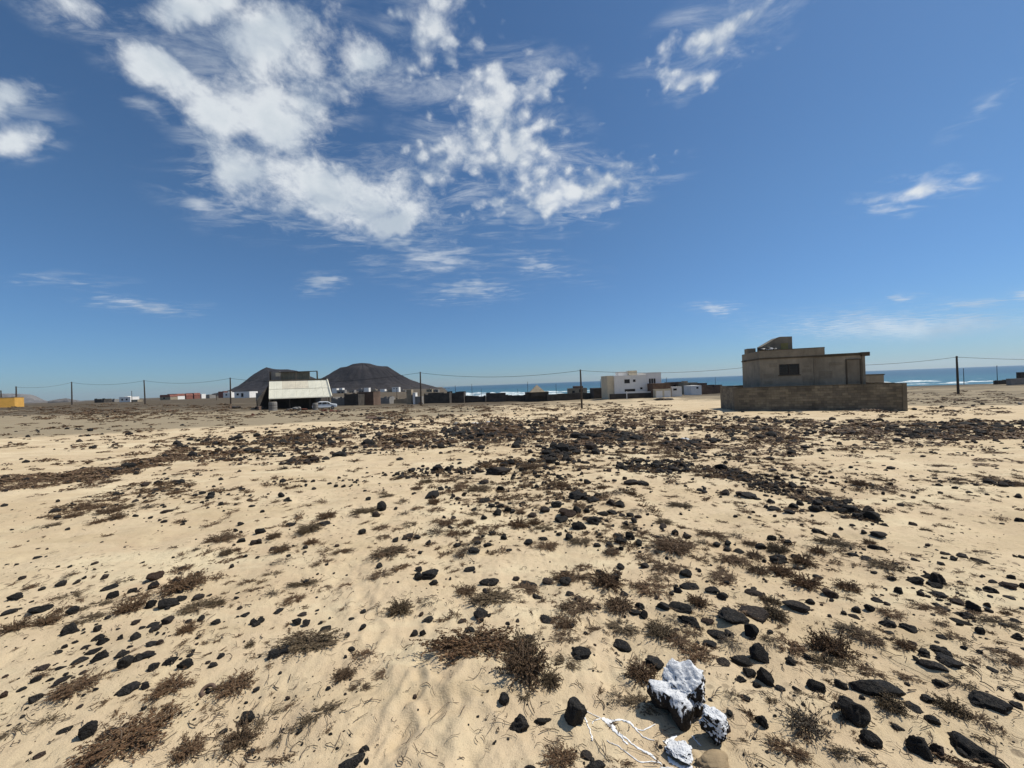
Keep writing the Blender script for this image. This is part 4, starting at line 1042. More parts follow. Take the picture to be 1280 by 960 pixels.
# ------------------------------------------------------------------ stones and bushes as the photograph shows them
# tile (left, top) of the photograph; x, y, w, h of the outline in quarter pixels
TILE = {'A': (0, 820), 'B': (320, 820), 'C': (640, 820), 'D': (960, 820), 'E': (0, 690), 'F': (320, 690), 'G': (640, 690), 'H': (960, 690), 'I': (0, 580), 'J': (320, 580), 'K': (640, 580), 'L': (960, 580)}
STONES = {
'A': '445,388,100,105;545,400,120,50;320,385,90,28;640,180,130,60;725,170,50,45;695,162,25,30;1235,288,80,70;1118,348,50,28;900,292,25,20;855,45,80,50;925,58,80,60;625,60,80,70;770,80,75,50;700,30,80,50;615,10,70,40;500,10,90,40;1065,55,55,35;1105,12,45,18;420,87,60,25;305,130,90,35;180,118,70,40;180,222,80,50;110,165,60,30;20,200,50,40;305,50,70,25;210,55,80,35;250,120,50,25;270,160,60,20;330,93,40,14;950,10,40,20;1040,40,30,16;480,195,30,18;730,20,90,40',
'B': '540,455,60,55;480,540,130,60;1240,232,55,75;110,10,100,30',
'C': '40,330,90,100;155,312,80,35;315,295,105,140;365,470,75,55;415,535,100,60;355,10,80,30;712,22,85,65;1055,22,70,50;1140,10,100,30;1190,70,70,60;1265,95,90,100;1140,100,70,45;1225,138,50,40;1165,210,60,35;1250,345,70,80;90,555,60,20',
'D': '115,30,60,50;240,145,90,75;370,140,75,60;540,165,270,90;425,300,150,150;335,255,45,45;515,430,110,100;755,465,130,120;840,480,80,90;1040,450,300,190;800,215,80,50;820,325,80,60;650,360,75,35;735,265,100,60;870,135,90,55;910,55,145,70;820,65,150,50;780,12,60,40;1025,60,45,25;1110,240,200,110;1265,215,60,50;1240,260,80,40;60,155,55,35;470,215,35,14;145,165,50,35;200,10,60,30',
'E': '75,228,80,45;305,155,65,35;385,142,45,25;420,125,28,18;210,182,40,16;563,205,70,50;660,177,55,35;780,120,85,50;870,120,75,40;765,155,60,50;985,100,40,18;1008,132,28,18;1160,73,32,18;525,122,50,14;545,160,90,34;200,278,125,50;360,295,75,50;45,300,90,35;755,270,65,50;845,265,105,60;905,240,60,40;990,228,70,40;1045,217,30,18;1182,237,32,22;1228,322,50,27;1270,355,40,50;1002,345,42,38;1078,360,55,36;1190,335,20,12;345,392,90,60;492,380,52,40;490,415,75,40;515,438,75,45;602,428,40,35;680,352,60,30;765,365,70,32;775,392,75,38;842,355,70,48;678,432,60,50;712,380,35,16;590,380,30,15;650,490,35,25;295,490,50,32;760,482,75,36;800,482,45,20;505,522,85,55;470,487,85,32;425,465,60,25;405,530,100,35;615,525,70,45;735,530,90,45;985,447,28,16;985,475,30,14;785,425,30,12;820,428,20,10;950,530,35,18;1105,532,42,16;945,358,40,22;1200,292,28,12;540,330,36,22;415,402,28,14;905,550,20,16;35,60,30,10;85,58,24,8;190,25,45,10',
'F': '200,348,55,45;252,350,58,50;230,306,50,28;110,295,65,35;20,350,45,40;345,388,60,42;125,522,90,45;478,490,36,32;870,115,85,45;885,155,50,40;815,92,36,16;812,132,50,18;615,72,36,22;1125,322,75,60;1030,342,45,25;1065,407,60,48;830,408,35,65;790,400,40,45;1165,155,90,26;1070,88,60,24;10,28,22,20;390,102,14,8;320,350,26,25;458,430,45,16;480,335,35,14;535,388,42,22;535,297,34,14;1260,375,28,14;1090,15,60,22;860,340,60,25;820,10,26,12',
'G': '82,138,80,35;265,150,60,55;500,150,60,70;440,102,50,36;20,120,36,30;260,95,40,25;125,205,65,35;180,140,60,30;290,210,40,30;335,245,50,28;180,325,80,52;870,118,55,16;885,170,95,55;830,205,50,45;1000,208,75,45;1055,230,70,55;1208,212,85,45;752,282,75,52;640,272,50,44;655,312,45,55;845,282,110,56;615,300,60,40;885,355,110,50;980,345,65,42;1105,340,140,75;1210,305,145,72;1030,395,100,62;1090,412,60,40;1197,415,75,85;990,455,75,48;548,433,92,60;345,520,85,65;710,528,85,64;1055,535,75,50;1240,510,90,110;80,448,75,28;560,208,40,30;1075,158,30,14;725,238,28,10;1270,130,25,40;1265,40,30,14;540,72,45,18;530,100,40,30;1150,515,90,60',
'H': '55,32,95,45;155,72,70,24;140,22,50,30;250,118,60,26;310,205,78,50;318,235,36,24;210,245,50,40;140,282,125,42;308,314,28,18;425,18,70,20;495,40,65,26;530,95,36,28;652,193,55,42;545,237,68,34;510,277,60,44;595,265,36,14;430,313,64,24;440,285,60,14;380,300,36,22;598,350,88,55;705,380,110,56;605,402,60,30;723,460,62,32;780,520,64,66;870,500,105,54;870,442,60,32;885,545,100,40;620,130,45,30;585,178,28,10;735,145,90,50;800,128,80,34;852,145,80,70;835,165,80,36;845,207,100,40;760,212,50,36;800,225,36,20;725,180,24,14;888,16,60,20;970,28,66,30;880,38,40,12;930,50,40,16;1060,48,100,14;865,73,50,16;1215,130,48,22;1115,192,80,42;1210,175,120,38;1055,188,36,22;1110,222,36,14;1210,228,75,28;1100,265,52,20;1230,345,85,28;950,250,80,42;1030,280,80,55;860,240,50,24;900,262,36,24;885,290,70,30;840,270,60,26;990,315,120,34;960,345,120,40;960,375,48,18;1060,412,58,50;1245,442,70,48;1105,300,50,16;1120,152,50,14;960,152,34,14;980,495,40,24;1060,515,40,22;115,545,60,30;12,408,32,32;740,553,40,20;970,212,30,12;730,45,36,16;1275,180,50,40;1270,28,50,14;195,530,40,36;535,525,28,16',
'I': '678,262,34,18;752,266,30,22;835,240,70,24;822,215,24,14;1205,302,36,16;1178,336,32,20;1205,345,26,12;1205,388,44,28;1270,388,40,34;1170,408,20,12;1010,192,36,30;1055,155,40,30;1105,205,36,10;1260,203,36,14;1040,222,20,10;275,240,70,30;945,192,24,14;510,393,22,8;810,313,16,8;20,208,40,20;290,187,36,10;360,207,50,16',
'J': '25,342,55,38;12,384,36,34;175,297,62,26;340,308,72,34;158,182,46,26;125,168,40,14;88,420,46,24;8,470,24,30;600,268,42,32;630,237,60,16;545,137,24,12;1220,120,48,40;1138,92,56,26;1008,175,30,26;1040,156,24,14;1140,182,60,34;1092,216,36,26;1178,206,36,24;1205,252,46,38;1258,235,46,36;1225,212,36,22;1130,44,28,18;1210,50,110,24;960,32,40,14;1100,368,46,34;1135,362,26,22;1182,350,42,26;1240,374,34,34;1006,398,42,26;1158,410,44,28;972,313,32,22;985,272,32,28;942,272,24,14;760,366,62,20;805,366,42,22;700,378,36,14;530,346,40,14;698,228,28,12;32,238,24,12;290,122,26,12;368,96,30,14;400,112,24,10;285,88,26,12;820,452,26,14;768,382,22,10;795,142,22,14;470,115,14,12;860,394,30,10;1140,272,30,18;1090,455,60,26;1265,430,30,30',
'K': '540,200,64,48;375,240,32,32;165,240,50,36;345,72,28,20;415,290,80,50;340,320,70,54;500,300,26,40;275,250,80,50;250,285,70,40;630,262,40,24;590,255,40,20;530,358,60,38;545,395,60,40;590,375,50,50;630,400,44,40;425,408,40,20;285,380,44,22;155,382,50,24;238,358,34,26;100,262,46,30;5,240,30,36;735,365,60,30;750,330,28,14;815,352,40,22;875,370,50,30;1135,425,60,36;1080,405,40,20;1025,412,40,20;1075,428,40,30;1245,410,60,40;1070,148,50,36;1180,165,80,30;1225,175,50,22;1140,160,50,26;940,125,32,20;960,138,36,18;805,55,16,20;610,290,40,22;565,295,30,16;660,100,60,28;600,98,80,18;700,315,20,10;325,240,40,50;455,240,60,36;500,235,60,30;490,200,50,40;410,185,60,36;330,165,90,40;430,160,50,30;225,215,60,40;860,400,40,30;640,438,20,16;1270,215,30,20',
'L': '320,178,86,38;392,190,56,24;530,270,80,66;410,230,80,50;500,240,70,50;450,275,60,36;580,307,50,22;245,232,80,44;320,240,60,36;375,248,50,20;250,182,40,26;105,245,60,26;30,225,70,20;170,235,30,18;368,322,34,22;422,310,34,18;255,350,80,20;340,358,50,16;555,365,80,34;18,372,50,36;48,460,95,46;140,465,50,20;480,348,40,20;550,428,100,18;725,300,46,24;610,97,36,16;560,80,24,14;120,68,30,20;455,122,24,20;1005,140,40,22;1252,160,42,40;1260,278,60,28;1170,290,32,18;935,122,36,12;835,70,32,14;725,168,30,10;630,78,26,12;515,105,36,18;890,457,60,20;972,466,62,28;1265,468,40,14;1040,110,30,14;8,20,20,24;580,8,26,12;1145,26,24,10;490,472,56,20;420,455,70,20;100,398,46,14;480,428,24,14;310,45,24,16;125,215,60,36;160,200,40,30;850,102,30,12;380,272,40,18;265,150,30,14;15,190,40,30;1100,95,60,16;1160,100,70,20;1225,98,60,22'}
BUSHES = {
'A': '640,430,560,240;940,460,180,130;380,180,250,120;860,165,220,130;1170,150,200,120;1200,400,200,170;240,335,110,60;50,395,130,60;1040,290,150,50',
'B': '530,30,120,70;650,80,100,50;440,100,90,100;320,300,200,70;60,300,130,60;740,530,90,50;140,395,110,40;520,165,100,40',
'C': '70,80,210,200;190,140,90,100;240,500,150,120;540,540,140,60;650,70,130,110;520,190,100,90;640,220,130,90;1110,200,90,80;1150,470,80,50;270,40,110,60;60,210,60,50;740,430,60,50',
'D': '200,350,260,220;620,260,130,130;920,260,170,130;300,40,180,100;500,80,180,90;970,140,150,60;1060,330,150,90;180,205,80,50;1160,130,110,60;1200,40,160,60;420,530,200,60;100,480,200,100;20,225,50,50',
'E': '920,170,210,90;650,285,150,85;990,285,190,75;350,205,130,40;230,235,100,20;230,350,150,70;430,340,180,60;70,380,150,110;620,130,80,24;840,65,80,22;935,72,60,24;340,115,80,30;150,170,70,25;930,410,90,70;1095,440,70,35;1250,470,50,40;935,510,60,30;1125,12,60,26;480,258,140,40;1090,270,70,60;700,215,120,40',
'F': '250,480,320,110;530,525,120,60;720,295,100,80;860,260,100,40;130,60,120,26;330,62,90,20;80,118,80,20;235,158,130,25;80,215,80,55;190,240,100,40;445,165,60,25;625,120,100,40;720,93,90,20;660,22,150,40;430,12,90,12;130,12,50,28;345,170,60,24;210,425,60,40;1040,15,70,26;1050,200,90,60;1180,240,200,80;1080,510,420,130;450,280,50,20;590,290,60,20',
'G': '480,160,130,90;690,190,140,70;745,137,70,34;770,88,120,40;1055,120,110,50;1120,40,130,40;540,270,120,80;330,275,180,80;550,365,130,65;275,370,90,65;430,390,90,36;745,390,130,90;930,270,80,60;820,345,100,50;830,440,110,70;920,500,170,100;1100,450,130,80;900,400,80,50;60,500,120,110;270,440,110,50;630,545,100,40;800,10,160,40;300,130,200,60;360,75,80,30;60,180,110,50;1230,90,90,50;1265,440,40,60;1260,245,50,50;500,10,60,30',
'H': '590,80,170,44;400,178,110,60;190,155,140,80;180,50,110,60;340,50,70,30;620,310,120,56;430,400,180,80;500,440,160,80;310,480,220,150;30,310,110,100;30,250,70,60;820,300,140,50;855,370,70,60;940,450,110,50;690,480,100,60;1160,375,220,80;930,180,100,36;1190,300,60,36;1030,65,70,24;1200,540,180,50;60,90,110,60;110,480,150,80;1140,100,80,16;1060,8,60,16;20,470,80,60',
'I': '1105,385,140,50;490,298,80,24;580,278,90,36;735,222,90,30;545,245,110,36;640,215,60,20;980,440,50,28;1130,450,60,34;550,95,100,20;370,258,90,24;260,310,80,20;180,313,50,16;420,215,90,26;1180,428,40,20;1200,465,30,20',
'J': '265,340,100,46;355,272,80,36;130,445,70,50;90,365,60,40;275,400,60,30;625,318,70,26;765,303,60,22;740,255,56,24;550,250,130,24;905,340,90,50;955,300,60,30;1050,345,40,60;1105,395,60,20;1060,445,100,50;905,236,64,22;810,228,54,16;890,200,50,30;1115,128,100,28;1030,115,70,20;1025,70,50,22;850,92,60,24;805,125,50,16;655,168,60,10;135,28,56,20;690,455,110,30;635,365,60,20;340,432,50,20;1065,298,50,26;990,350,60,30;1085,255,50,20;1130,320,50,20',
'K': '840,212,110,22;255,115,50,24;450,120,40,30;520,155,80,20;600,152,40,24;590,318,80,24;760,300,70,30;1120,365,80,40;810,420,200,80;1000,370,120,26;950,405,50,36;40,310,80,60;110,295,60,46;160,330,80,20;340,395,90,30;170,410,110,36;90,25,90,30;1190,400,60,30;660,460,60,24;1215,455,80,40;490,450,60,40;630,240,80,20;45,250,40,20',
'L': '560,135,110,30;460,100,80,30;950,100,90,26;865,12,80,12;865,38,70,12;330,400,180,44;390,425,100,30;260,440,90,46;790,335,60,22;870,390,80,14;510,390,60,36;50,430,100,56;220,410,80,30;350,372,60,20;1085,142,80,18;690,205,60,14;130,285,80,24;1060,450,60,14;720,460,50,12;200,460,40,20'}


def rows(tab):
    out = []
    for t, s in tab.items():
        tx, ty = TILE[t]
        for q in s.split(';'):
            x, y, w, h = map(float, q.split(','))
            out.append((tx + x / 4, ty + y / 4, w / 4, h / 4))
    return np.array(out)


def solve(rw, sink=.22, dfac=.85):
    """place, width, depth and height of what shows as an outline in the photograph"""
    px, py, w, h = rw.T
    X, Y, hit = land(px, py + h * sink)
    a = X / Y; b = (CAM_Z - base_fast(X, Y)) / np.hypot(X, Y)
    th = np.arctan(b * np.sqrt(1 + a * a) * 0 + (CAM_Z - base_fast(X, Y)) / Y)
    wid = w * Y / FPX / np.sqrt(1 + a * a)
    H = h * Y / FPX / np.sqrt(1 + np.tan(th) ** 2)
    d = np.minimum(wid * dfac, .95 * H / np.sin(th))
    hz = np.sqrt(np.maximum(H ** 2 - (d * np.sin(th)) ** 2, 0)) / np.cos(th)
    return X, Y, wid, d, hz


ST = rows(STONES); BU = rows(BUSHES)
sx, sy, sw, sdp, sh_ = solve(ST); sh_ = np.clip(sh_, .38 * sw, 1.15 * sw)
bx, by, bw, bd, bh = solve(BU, .12, .95); bh = np.clip(bh, .16 * bw, .55 * bw); bd = np.maximum(bd, .45 * bw)
for x, y, w in zip(bx, by, bw):
    if y < 14: MOUNDS.append((x, y, w * .55, min(.10 * w, .05)))
for x, y, w in zip(sx, sy, sw):
    if y < 9 and w > .1: MOUNDS.append((x, y, w * .7, -.02 if rng.random() < .3 else .018))
# footprints in the bare sandy path
for (px, py, sp) in [(500, 930, 70), (560, 900, 90), (520, 870, 80), (470, 880, 60), (600, 930, 60), (560, 840, 50), (500, 830, 50), (480, 780, 45), (450, 740, 40), (440, 700, 40), (420, 660, 35), (400, 630, 35), (770, 840, 40), (740, 780, 30), (420, 610, 40)]:
    for _ in range(7):
        X, Y, _h = land(px + rng.normal(0, sp * .6), py + rng.normal(0, sp * .3))
        DENTS.append((float(X[0]), float(Y[0]), rng.uniform(.09, .15), rng.uniform(.045, .08), rng.uniform(.6, 2.5), rng.uniform(.004, .009)))


# ------------------------------------------------------------------ the ground sheet
def make_ground():
    half = R(62)
    a_in = np.linspace(-half, half, 660); a_out = np.linspace(half, 2 * np.pi - half, 62)[1:-1]
    ang = np.r_[a_in, a_out]; n = len(ang)
    r = [.35]
    while r[-1] < 9500:
        q = r[-1]; r.append(q * (1.0075 if 1.3 < q < 14 else 1.016 if q < 60 else 1.035 if q > 14 else 1.05))
    r = np.array(r); m = len(r)
    Rr, A = np.meshgrid(r, ang, indexing='ij')
    X, Y = Rr * np.sin(A), Rr * np.cos(A)
    Z = ground(X, Y)
    V = np.stack([X, Y, Z], -1).reshape(-1, 3); V = np.r_[V, [[0, 0, gz(0, 0)]]]
    I, J = np.meshgrid(np.arange(m - 1), np.arange(n), indexing='ij'); J2 = (J + 1) % n
    F = np.stack([I * n + J, I * n + J2, (I + 1) * n + J2, (I + 1) * n + J], -1).reshape(-1, 4)[:, ::-1]
    # drop what lies far under the sea
    zq = V[:, 2][F].max(1); F = F[zq > SEA - 1.2]
    me = mesh_np('ground', V, F, True, (M_SAND,))
    X, Y = V[:, 0], V[:, 1]
    ss = lambda a, b, v: np.clip((v - a) / (b - a), 0, 1)
    dl = ss(-2, 7, Y - (17.5 + np.maximum(0, X + 24) * .95)) * ss(8, -12, X) * ss(400, 90, Y)
    dr = ss(0, 8, Y - 29) * ss(26, 40, X) * .75
    dc = np.maximum(ss(58, 75, Y) * .5, ss(90, 130, Y) * .9)
    dirt = np.clip(np.maximum(np.maximum(dl, dr), dc) + .22 * fbm(X / 4, Y / 4, 91, 3), 0, 1)
    at = me.attributes.new('dirt', 'FLOAT', 'POINT'); at.data.foreach_set('value', dirt.astype(np.float32))
    sc = np.clip(ss(80, 130, Y) * .75 + ss(60, 85, np.hypot(X, Y)) * .35 + .55 * dl * ss(40, 60, Y) + .25 * dr, 0, 1)
    at = me.attributes.new('scrubby', 'FLOAT', 'POINT'); at.data.foreach_set('value', sc.astype(np.float32))
    tag(link('ground', me), kind='structure')


make_ground()


# ------------------------------------------------------------------ stone shapes
def ico(sub):
    bm = bmesh.new(); bmesh.ops.create_icosphere(bm, subdivisions=sub, radius=.5)
    bm.verts.ensure_lookup_table()
    V = np.array([v.co for v in bm.verts]); F = np.array([[v.index for v in f.verts] for f in bm.faces]); bm.free()
    return V, F


ICO = {i: ico(i) for i in (1, 2, 3, 4, 6)}


def n3(V, f, seed):
    """cheap 3-D noise out of three 2-D ones"""
    x, y, z = (V * f).T
    return (fbm(x + seed, y + .37 * z, seed, 2) + fbm(y - seed, z + .41 * x, seed + 3, 2) + fbm(z + 2 * seed, x + .33 * y, seed + 7, 2)) / 2.2


def rock_verts(sub, seed, rough=.09):
    g = np.random.default_rng(seed)
    V, F = ICO[sub]; V = V.copy() * 1.25
    for _ in range(9 if sub > 1 else 4):
        nrm = g.normal(size=3); nrm[2] *= .8; nrm /= np.linalg.norm(nrm); d = g.uniform(.30, .5)
        s = V @ nrm; over = np.maximum(s - d, 0)
        V = V - nrm * over[:, None] * .92
    if sub >= 2:
        nn = V / np.linalg.norm(V, axis=1, keepdims=True)
        V = V + nn * (n3(V, 2.2, seed) * rough + (n3(V, 6, seed + 50) * rough * .42 if sub > 2 else 0) + (n3(V, 17, seed + 90) * rough * .16 if sub > 3 else 0))[:, None]
    lo, hi = V.min(0), V.max(0)
    V = (V - (lo + hi) / 2) / (hi - lo)
    V[:, 2] += .5 - .2               # a fifth of it sits in the sand
    return V, F


ROCKS = []
for i in range(22):
    V, F = rock_verts(4 if i < 12 else 3, 100 + i, (.09, .14, .19)[i % 3])
    ROCKS.append(mesh_np('stone', V, F, True, (M_ROCKB if i % 5 == 4 else M_ROCK,)))


# ------------------------------------------------------------------ bush shapes
def stem_path(g, L, rise):
    az = g.uniform(0, 2 * np.pi); el = g.uniform(.15, 1.15); p = np.array([g.normal(0, .05), g.normal(0, .05), .0]); pts = [p]
    n = 7
    for i in range(n):
        az += g.normal(0, .28); el = el * .83 + g.normal(0, .16) - .04
        st = L / n
        p = p + st * np.array([math.cos(az) * math.cos(el), math.sin(az) * math.cos(el), math.sin(el) * rise]); p[2] = max(p[2], .008)
        pts.append(p)
    return np.array(pts)


OCT = np.array([(1, 0, 0), (-.5, .87, 0), (-.5, -.87, 0), (0, 0, 1), (0, 0, -1)], float)
OCF = np.array([(0, 1, 3), (1, 2, 3), (2, 0, 3), (1, 0, 4), (2, 1, 4), (0, 2, 4)])


def bush_arrays(seed, nst=80, per=22, size=.013, rise=.9, sparse=False):
    g = np.random.default_rng(seed)
    LV, LF, SV, SF = [], [], [], []; nl = ns = 0
    for _ in range(nst):
        L = .5 * g.uniform(.45, 1.12); P = stem_path(g, L, rise)
        # woody stem, three-sided
        r = np.linspace(.0065, .0025, len(P))
        ring = np.array([(math.cos(q), math.sin(q), 0) for q in (0, 2.1, 4.2)])
        T = np.gradient(P, axis=0); T /= np.linalg.norm(T, axis=1, keepdims=True)
        U = np.cross(T, (0, 0, 1.0)); U /= np.maximum(np.linalg.norm(U, axis=1, keepdims=True), 1e-6); Wv = np.cross(T, U)
        S = P[:, None] + r[:, None, None] * (U[:, None] * ring[None, :, :1] + Wv[:, None] * ring[None, :, 1:2])
        SV.append(S.reshape(-1, 3))
        for i in range(len(P) - 1):
            for j in range(3):
                a, b = ns + i * 3 + j, ns + i * 3 + (j + 1) % 3; SF += [(a, b, b + 3), (a, b + 3, a + 3)]
        ns += len(P) * 3
        m = int(per * g.uniform(.4, 1.3)) if not sparse else int(per * .35 * g.uniform(.2, 1.2))
        if m < 1: continue
        t = g.uniform(.25, 1, m) * (len(P) - 1); i0 = np.minimum(t.astype(int), len(P) - 2); f = (t - i0)[:, None]
        C = P[i0] * (1 - f) + P[i0 + 1] * f + g.normal(0, .011, (m, 3))
        q = g.normal(size=(m, 4)); q /= np.linalg.norm(q, axis=1, keepdims=True); w, x, y, z = q.T
        Rm = np.stack([1 - 2 * (y * y + z * z), 2 * (x * y - z * w), 2 * (x * z + y * w), 2 * (x * y + z * w), 1 - 2 * (x * x + z * z), 2 * (y * z - x * w), 2 * (x * z - y * w), 2 * (y * z + x * w), 1 - 2 * (x * x + y * y)], 1).reshape(m, 3, 3)
        s = size * g.uniform(.5, 1.4, m)
        O = OCT[None] * np.array([.62, .62, 1.5]) * s[:, None, None]
        B = np.einsum('mij,mkj->mki', Rm, O) + C[:, None]
        B[..., 2] = np.maximum(B[..., 2], .002)
        LV.append(B.reshape(-1, 3)); LF.append((OCF[None] + (nl + np.arange(m) * 5)[:, None, None]).reshape(-1, 3)); nl += m * 5
    return np.concatenate(LV), np.concatenate(LF), np.concatenate(SV), np.array(SF)


PLANT = []       # (foliage, stems, joined)
for i in range(10):
    sparse = i in (3, 7)
    LV, LF, SV, SF = bush_arrays(300 + i, 165 if not sparse else 75, (36, 30, 40)[i % 3], (.0145, .017, .0135)[i % 3], 1.15, sparse)
    ext = np.percentile(np.abs(LV[:, :2]), 97) * 2; hz = np.percentile(LV[:, 2], 98)
    k = np.array([1 / ext, 1 / ext, 1 / hz]); LV = LV * k; SV = SV * k
    lm = M_LEAFG if i in (3, 7) else M_LEAFO if i in (1, 5, 8) else M_LEAF
    fol = mesh_np('foliage', LV, LF, False, (lm,)); stm = mesh_np('stems', SV, SF, False, (M_TWIG,))
    joined = mesh_np('low_bush', np.r_[LV, SV], np.r_[LF, SF + len(LV)], False, (lm, M_TWIG), np.r_[np.zeros(len(LF)), np.ones(len(SF))])
    PLANT.append((fol, stm, joined))


# ------------------------------------------------------------------ saying which one
MARKS = [(855, 880, 'the white-splashed boulder'), (1220, 932, 'the big jagged slab'), (1095, 861, 'the long black ledge'), (111, 917, 'the pointed lower-left stone'), (160, 930, 'the broad brown mat'),
         (719, 894, 'the paint-streaked pointed stone'), (657, 840, 'the round dark bush'), (590, 817, 'the wide bush'), (916, 775, 'the black stone pile'), (380, 776, 'the arched stone pair'),
         (230, 732, 'the domed olive bush'), (1090, 648, 'the long black outcrop'), (820, 584, 'the dense black patch'), (1066, 895, 'the tilted black block'), (1165, 727, 'the stepped slabs'), (1040, 805, 'the spreading bush'),
         (405, 657, 'the stone-and-bush hump'), (775, 630, 'the row-end boulder'), (276, 676, 'the oval dark bush'), (1273, 620, 'the upright right-edge stone'), (165, 760, 'the olive mound'), (690, 820, 'the bare ridge') ][:20]
OWN = {}          # labels written by hand: nearest pixel -> label
for px, py, s in [(1220, 932, 'biggest black stone, a jagged wide slab near the lower right corner'), (1095, 861, 'long low black ledge of rock lying across the sand at lower right'),
                  (111, 917, 'pointed black stone standing alone above the broad brown mat, lower left'), (719, 894, 'pointed black stone with a white paint streak down its right side'),
                  (916, 775, 'large angular black stone at the heart of the stone pile'), (1066, 895, 'black block tilted downhill with a sprig growing on top'), (382, 777, 'right stone of the arched black pair left of centre'),
                  (371, 777, 'left stone of the arched black pair left of centre'), (1092, 647, 'largest black stone at the lower end of the long black outcrop'), (775, 630, 'black boulder at the right end of the middle row'),
                  (1273, 620, 'upright black stone almost touching the right edge of the picture'), (1149, 936, 'rounded black stone left of the big jagged slab'), (1089, 927, 'brown-black knobbly stone below the tilted black block'),
                  (1237, 880, 'broad black stone with a diagonal fin right of the long ledge'), (440, 955, 'black stone cut off by the bottom edge left of the sandy path'), (744, 954, 'black stone cut off by the bottom edge below the paint streak'),
                  (943, 772, 'long black stone at the upper right of the stone pile'), (950, 948 - 0, ''), (160, 865, 'slanting long black stone on bare sand left of the brown domed scrub')]:
    if s: OWN[(px, py)] = s
OWNB = {(160, 927): 'broad brown mat of scrub spreading along the lower left edge', (657, 840): 'round dark reddish bush standing in the middle foreground', (590, 817): 'wide low greyish-brown bush left of the round dark bush',
        (230, 732): 'domed olive bush behind black stones on the left', (276, 676): 'oval dark bush alone on pale sand at middle left', (1037, 810): 'large spreading red-brown bush right of the stone pile', (382, 810): 'dry sprawling bush with a stone at its left end, left of the path',
        (1010, 907): 'loose bare-twigged bush right of the white-splashed boulders', (162, 761): 'compact olive round bush left of the domed one'}


def describe(tab, own, noun, adj):
    """one label for each row of TAB, telling it from all others"""
    n = len(tab); lab = [''] * n
    for (px, py), s in own.items():
        d = np.hypot(tab[:, 0] - px, tab[:, 1] - py); i = int(d.argmin())
        if d[i] < 14 and not lab[i]: lab[i] = s
    base = {}
    for i in range(n):
        if lab[i]: continue
        px, py, w, h = tab[i]
        q = []
        for mx, my, s in MARKS:
            sc = max(my - 470, 20) * .35 + 12
            q.append((math.hypot((px - mx), (py - my) * 1.6) / sc, mx, my, s))
        _, mx, my, s = min(q)
        dx, dy = px - mx, (py - my) * 1.6
        if abs(dx) > 2.2 * abs(dy): rel = 'right of' if dx > 0 else 'left of'
        elif abs(dy) > 2.2 * abs(dx): rel = 'before' if dy > 0 else 'behind'
        else: rel = ('before' if dy > 0 else 'behind') + ' and ' + ('right of' if dx > 0 else 'left of')
        base.setdefault(f'{adj(w, h)} {noun} {rel} {s}', []).append(i)
    word = ['', 'leftmost', 'second', 'third', 'fourth', 'fifth', 'sixth', 'seventh', 'eighth', 'ninth', 'tenth', 'eleventh', 'twelfth', 'thirteenth', 'fourteenth']
    num = ['', 'one', 'two', 'three', 'four', 'five', 'six', 'seven', 'eight', 'nine', 'ten', 'eleven', 'twelve', 'thirteen', 'fourteen']
    for s, ids in base.items():
        ids.sort(key=lambda i: tab[i, 0]); k = len(ids)
        for r, i in enumerate(ids, 1):
            if k == 1: lab[i] = s
            elif k == 2: lab[i] = s + (', the left one' if r == 1 else ', the right one')
            elif r == k: lab[i] = s + ', rightmost such'
            elif r == 1: lab[i] = s + ', leftmost such'
            else: lab[i] = s + f', {word[min(r, 14)]} from left'
    return lab


def adj_stone(w, h):
    a = w * h; s = 'big' if a > 420 else 'middling' if a > 150 else 'small' if a > 60 else 'tiny'
    r = w / h
    return s + (' long flat' if r > 2.3 else ' flat' if r > 1.65 else ' rounded' if r > .95 else ' upright')


def adj_bush(w, h):
    a = w * h; s = 'large' if a > 900 else 'middling' if a > 300 else 'small' if a > 120 else 'tiny'
    r = w / h
    return s + (' flat' if r > 2.6 else ' low' if r > 1.6 else ' rounded')


# ------------------------------------------------------------------ single stones
SZ, BZ = ground(sx, sy), ground(bx, by)
PAINTED = (855, 880)
order = np.argsort(-ST[:, 2] * ST[:, 3])
single, rest = order[:296], order[296:]
labs = describe(ST[single], OWN, 'black stone', adj_stone)
for n, i in enumerate(single):
    o = link('stone', ROCKS[int(rng.integers(0, 12)) if ST[i, 2] > 12 else int(rng.integers(12, 22))])
    x, y = sx[i], sy[i]
    e = 1.13 if ST[i, 2] > 19 else 1.02; w, d, h = sw[i] * e, sdp[i] * e * .97, sh_[i] * e * 1.08
    o.scale = (w, d, h)
    o.location = (x, y, SZ[i] - .012 * min(1, w * 5) - .07 * h)
    o.rotation_euler = (rng.normal(0, .10), rng.normal(0, .10), -math.atan2(x, y) + (math.pi if rng.random() < .5 else 0) + rng.normal(0, .22))
    tag(o, labs[n], 'stone', 'black stones scattered on the sand')

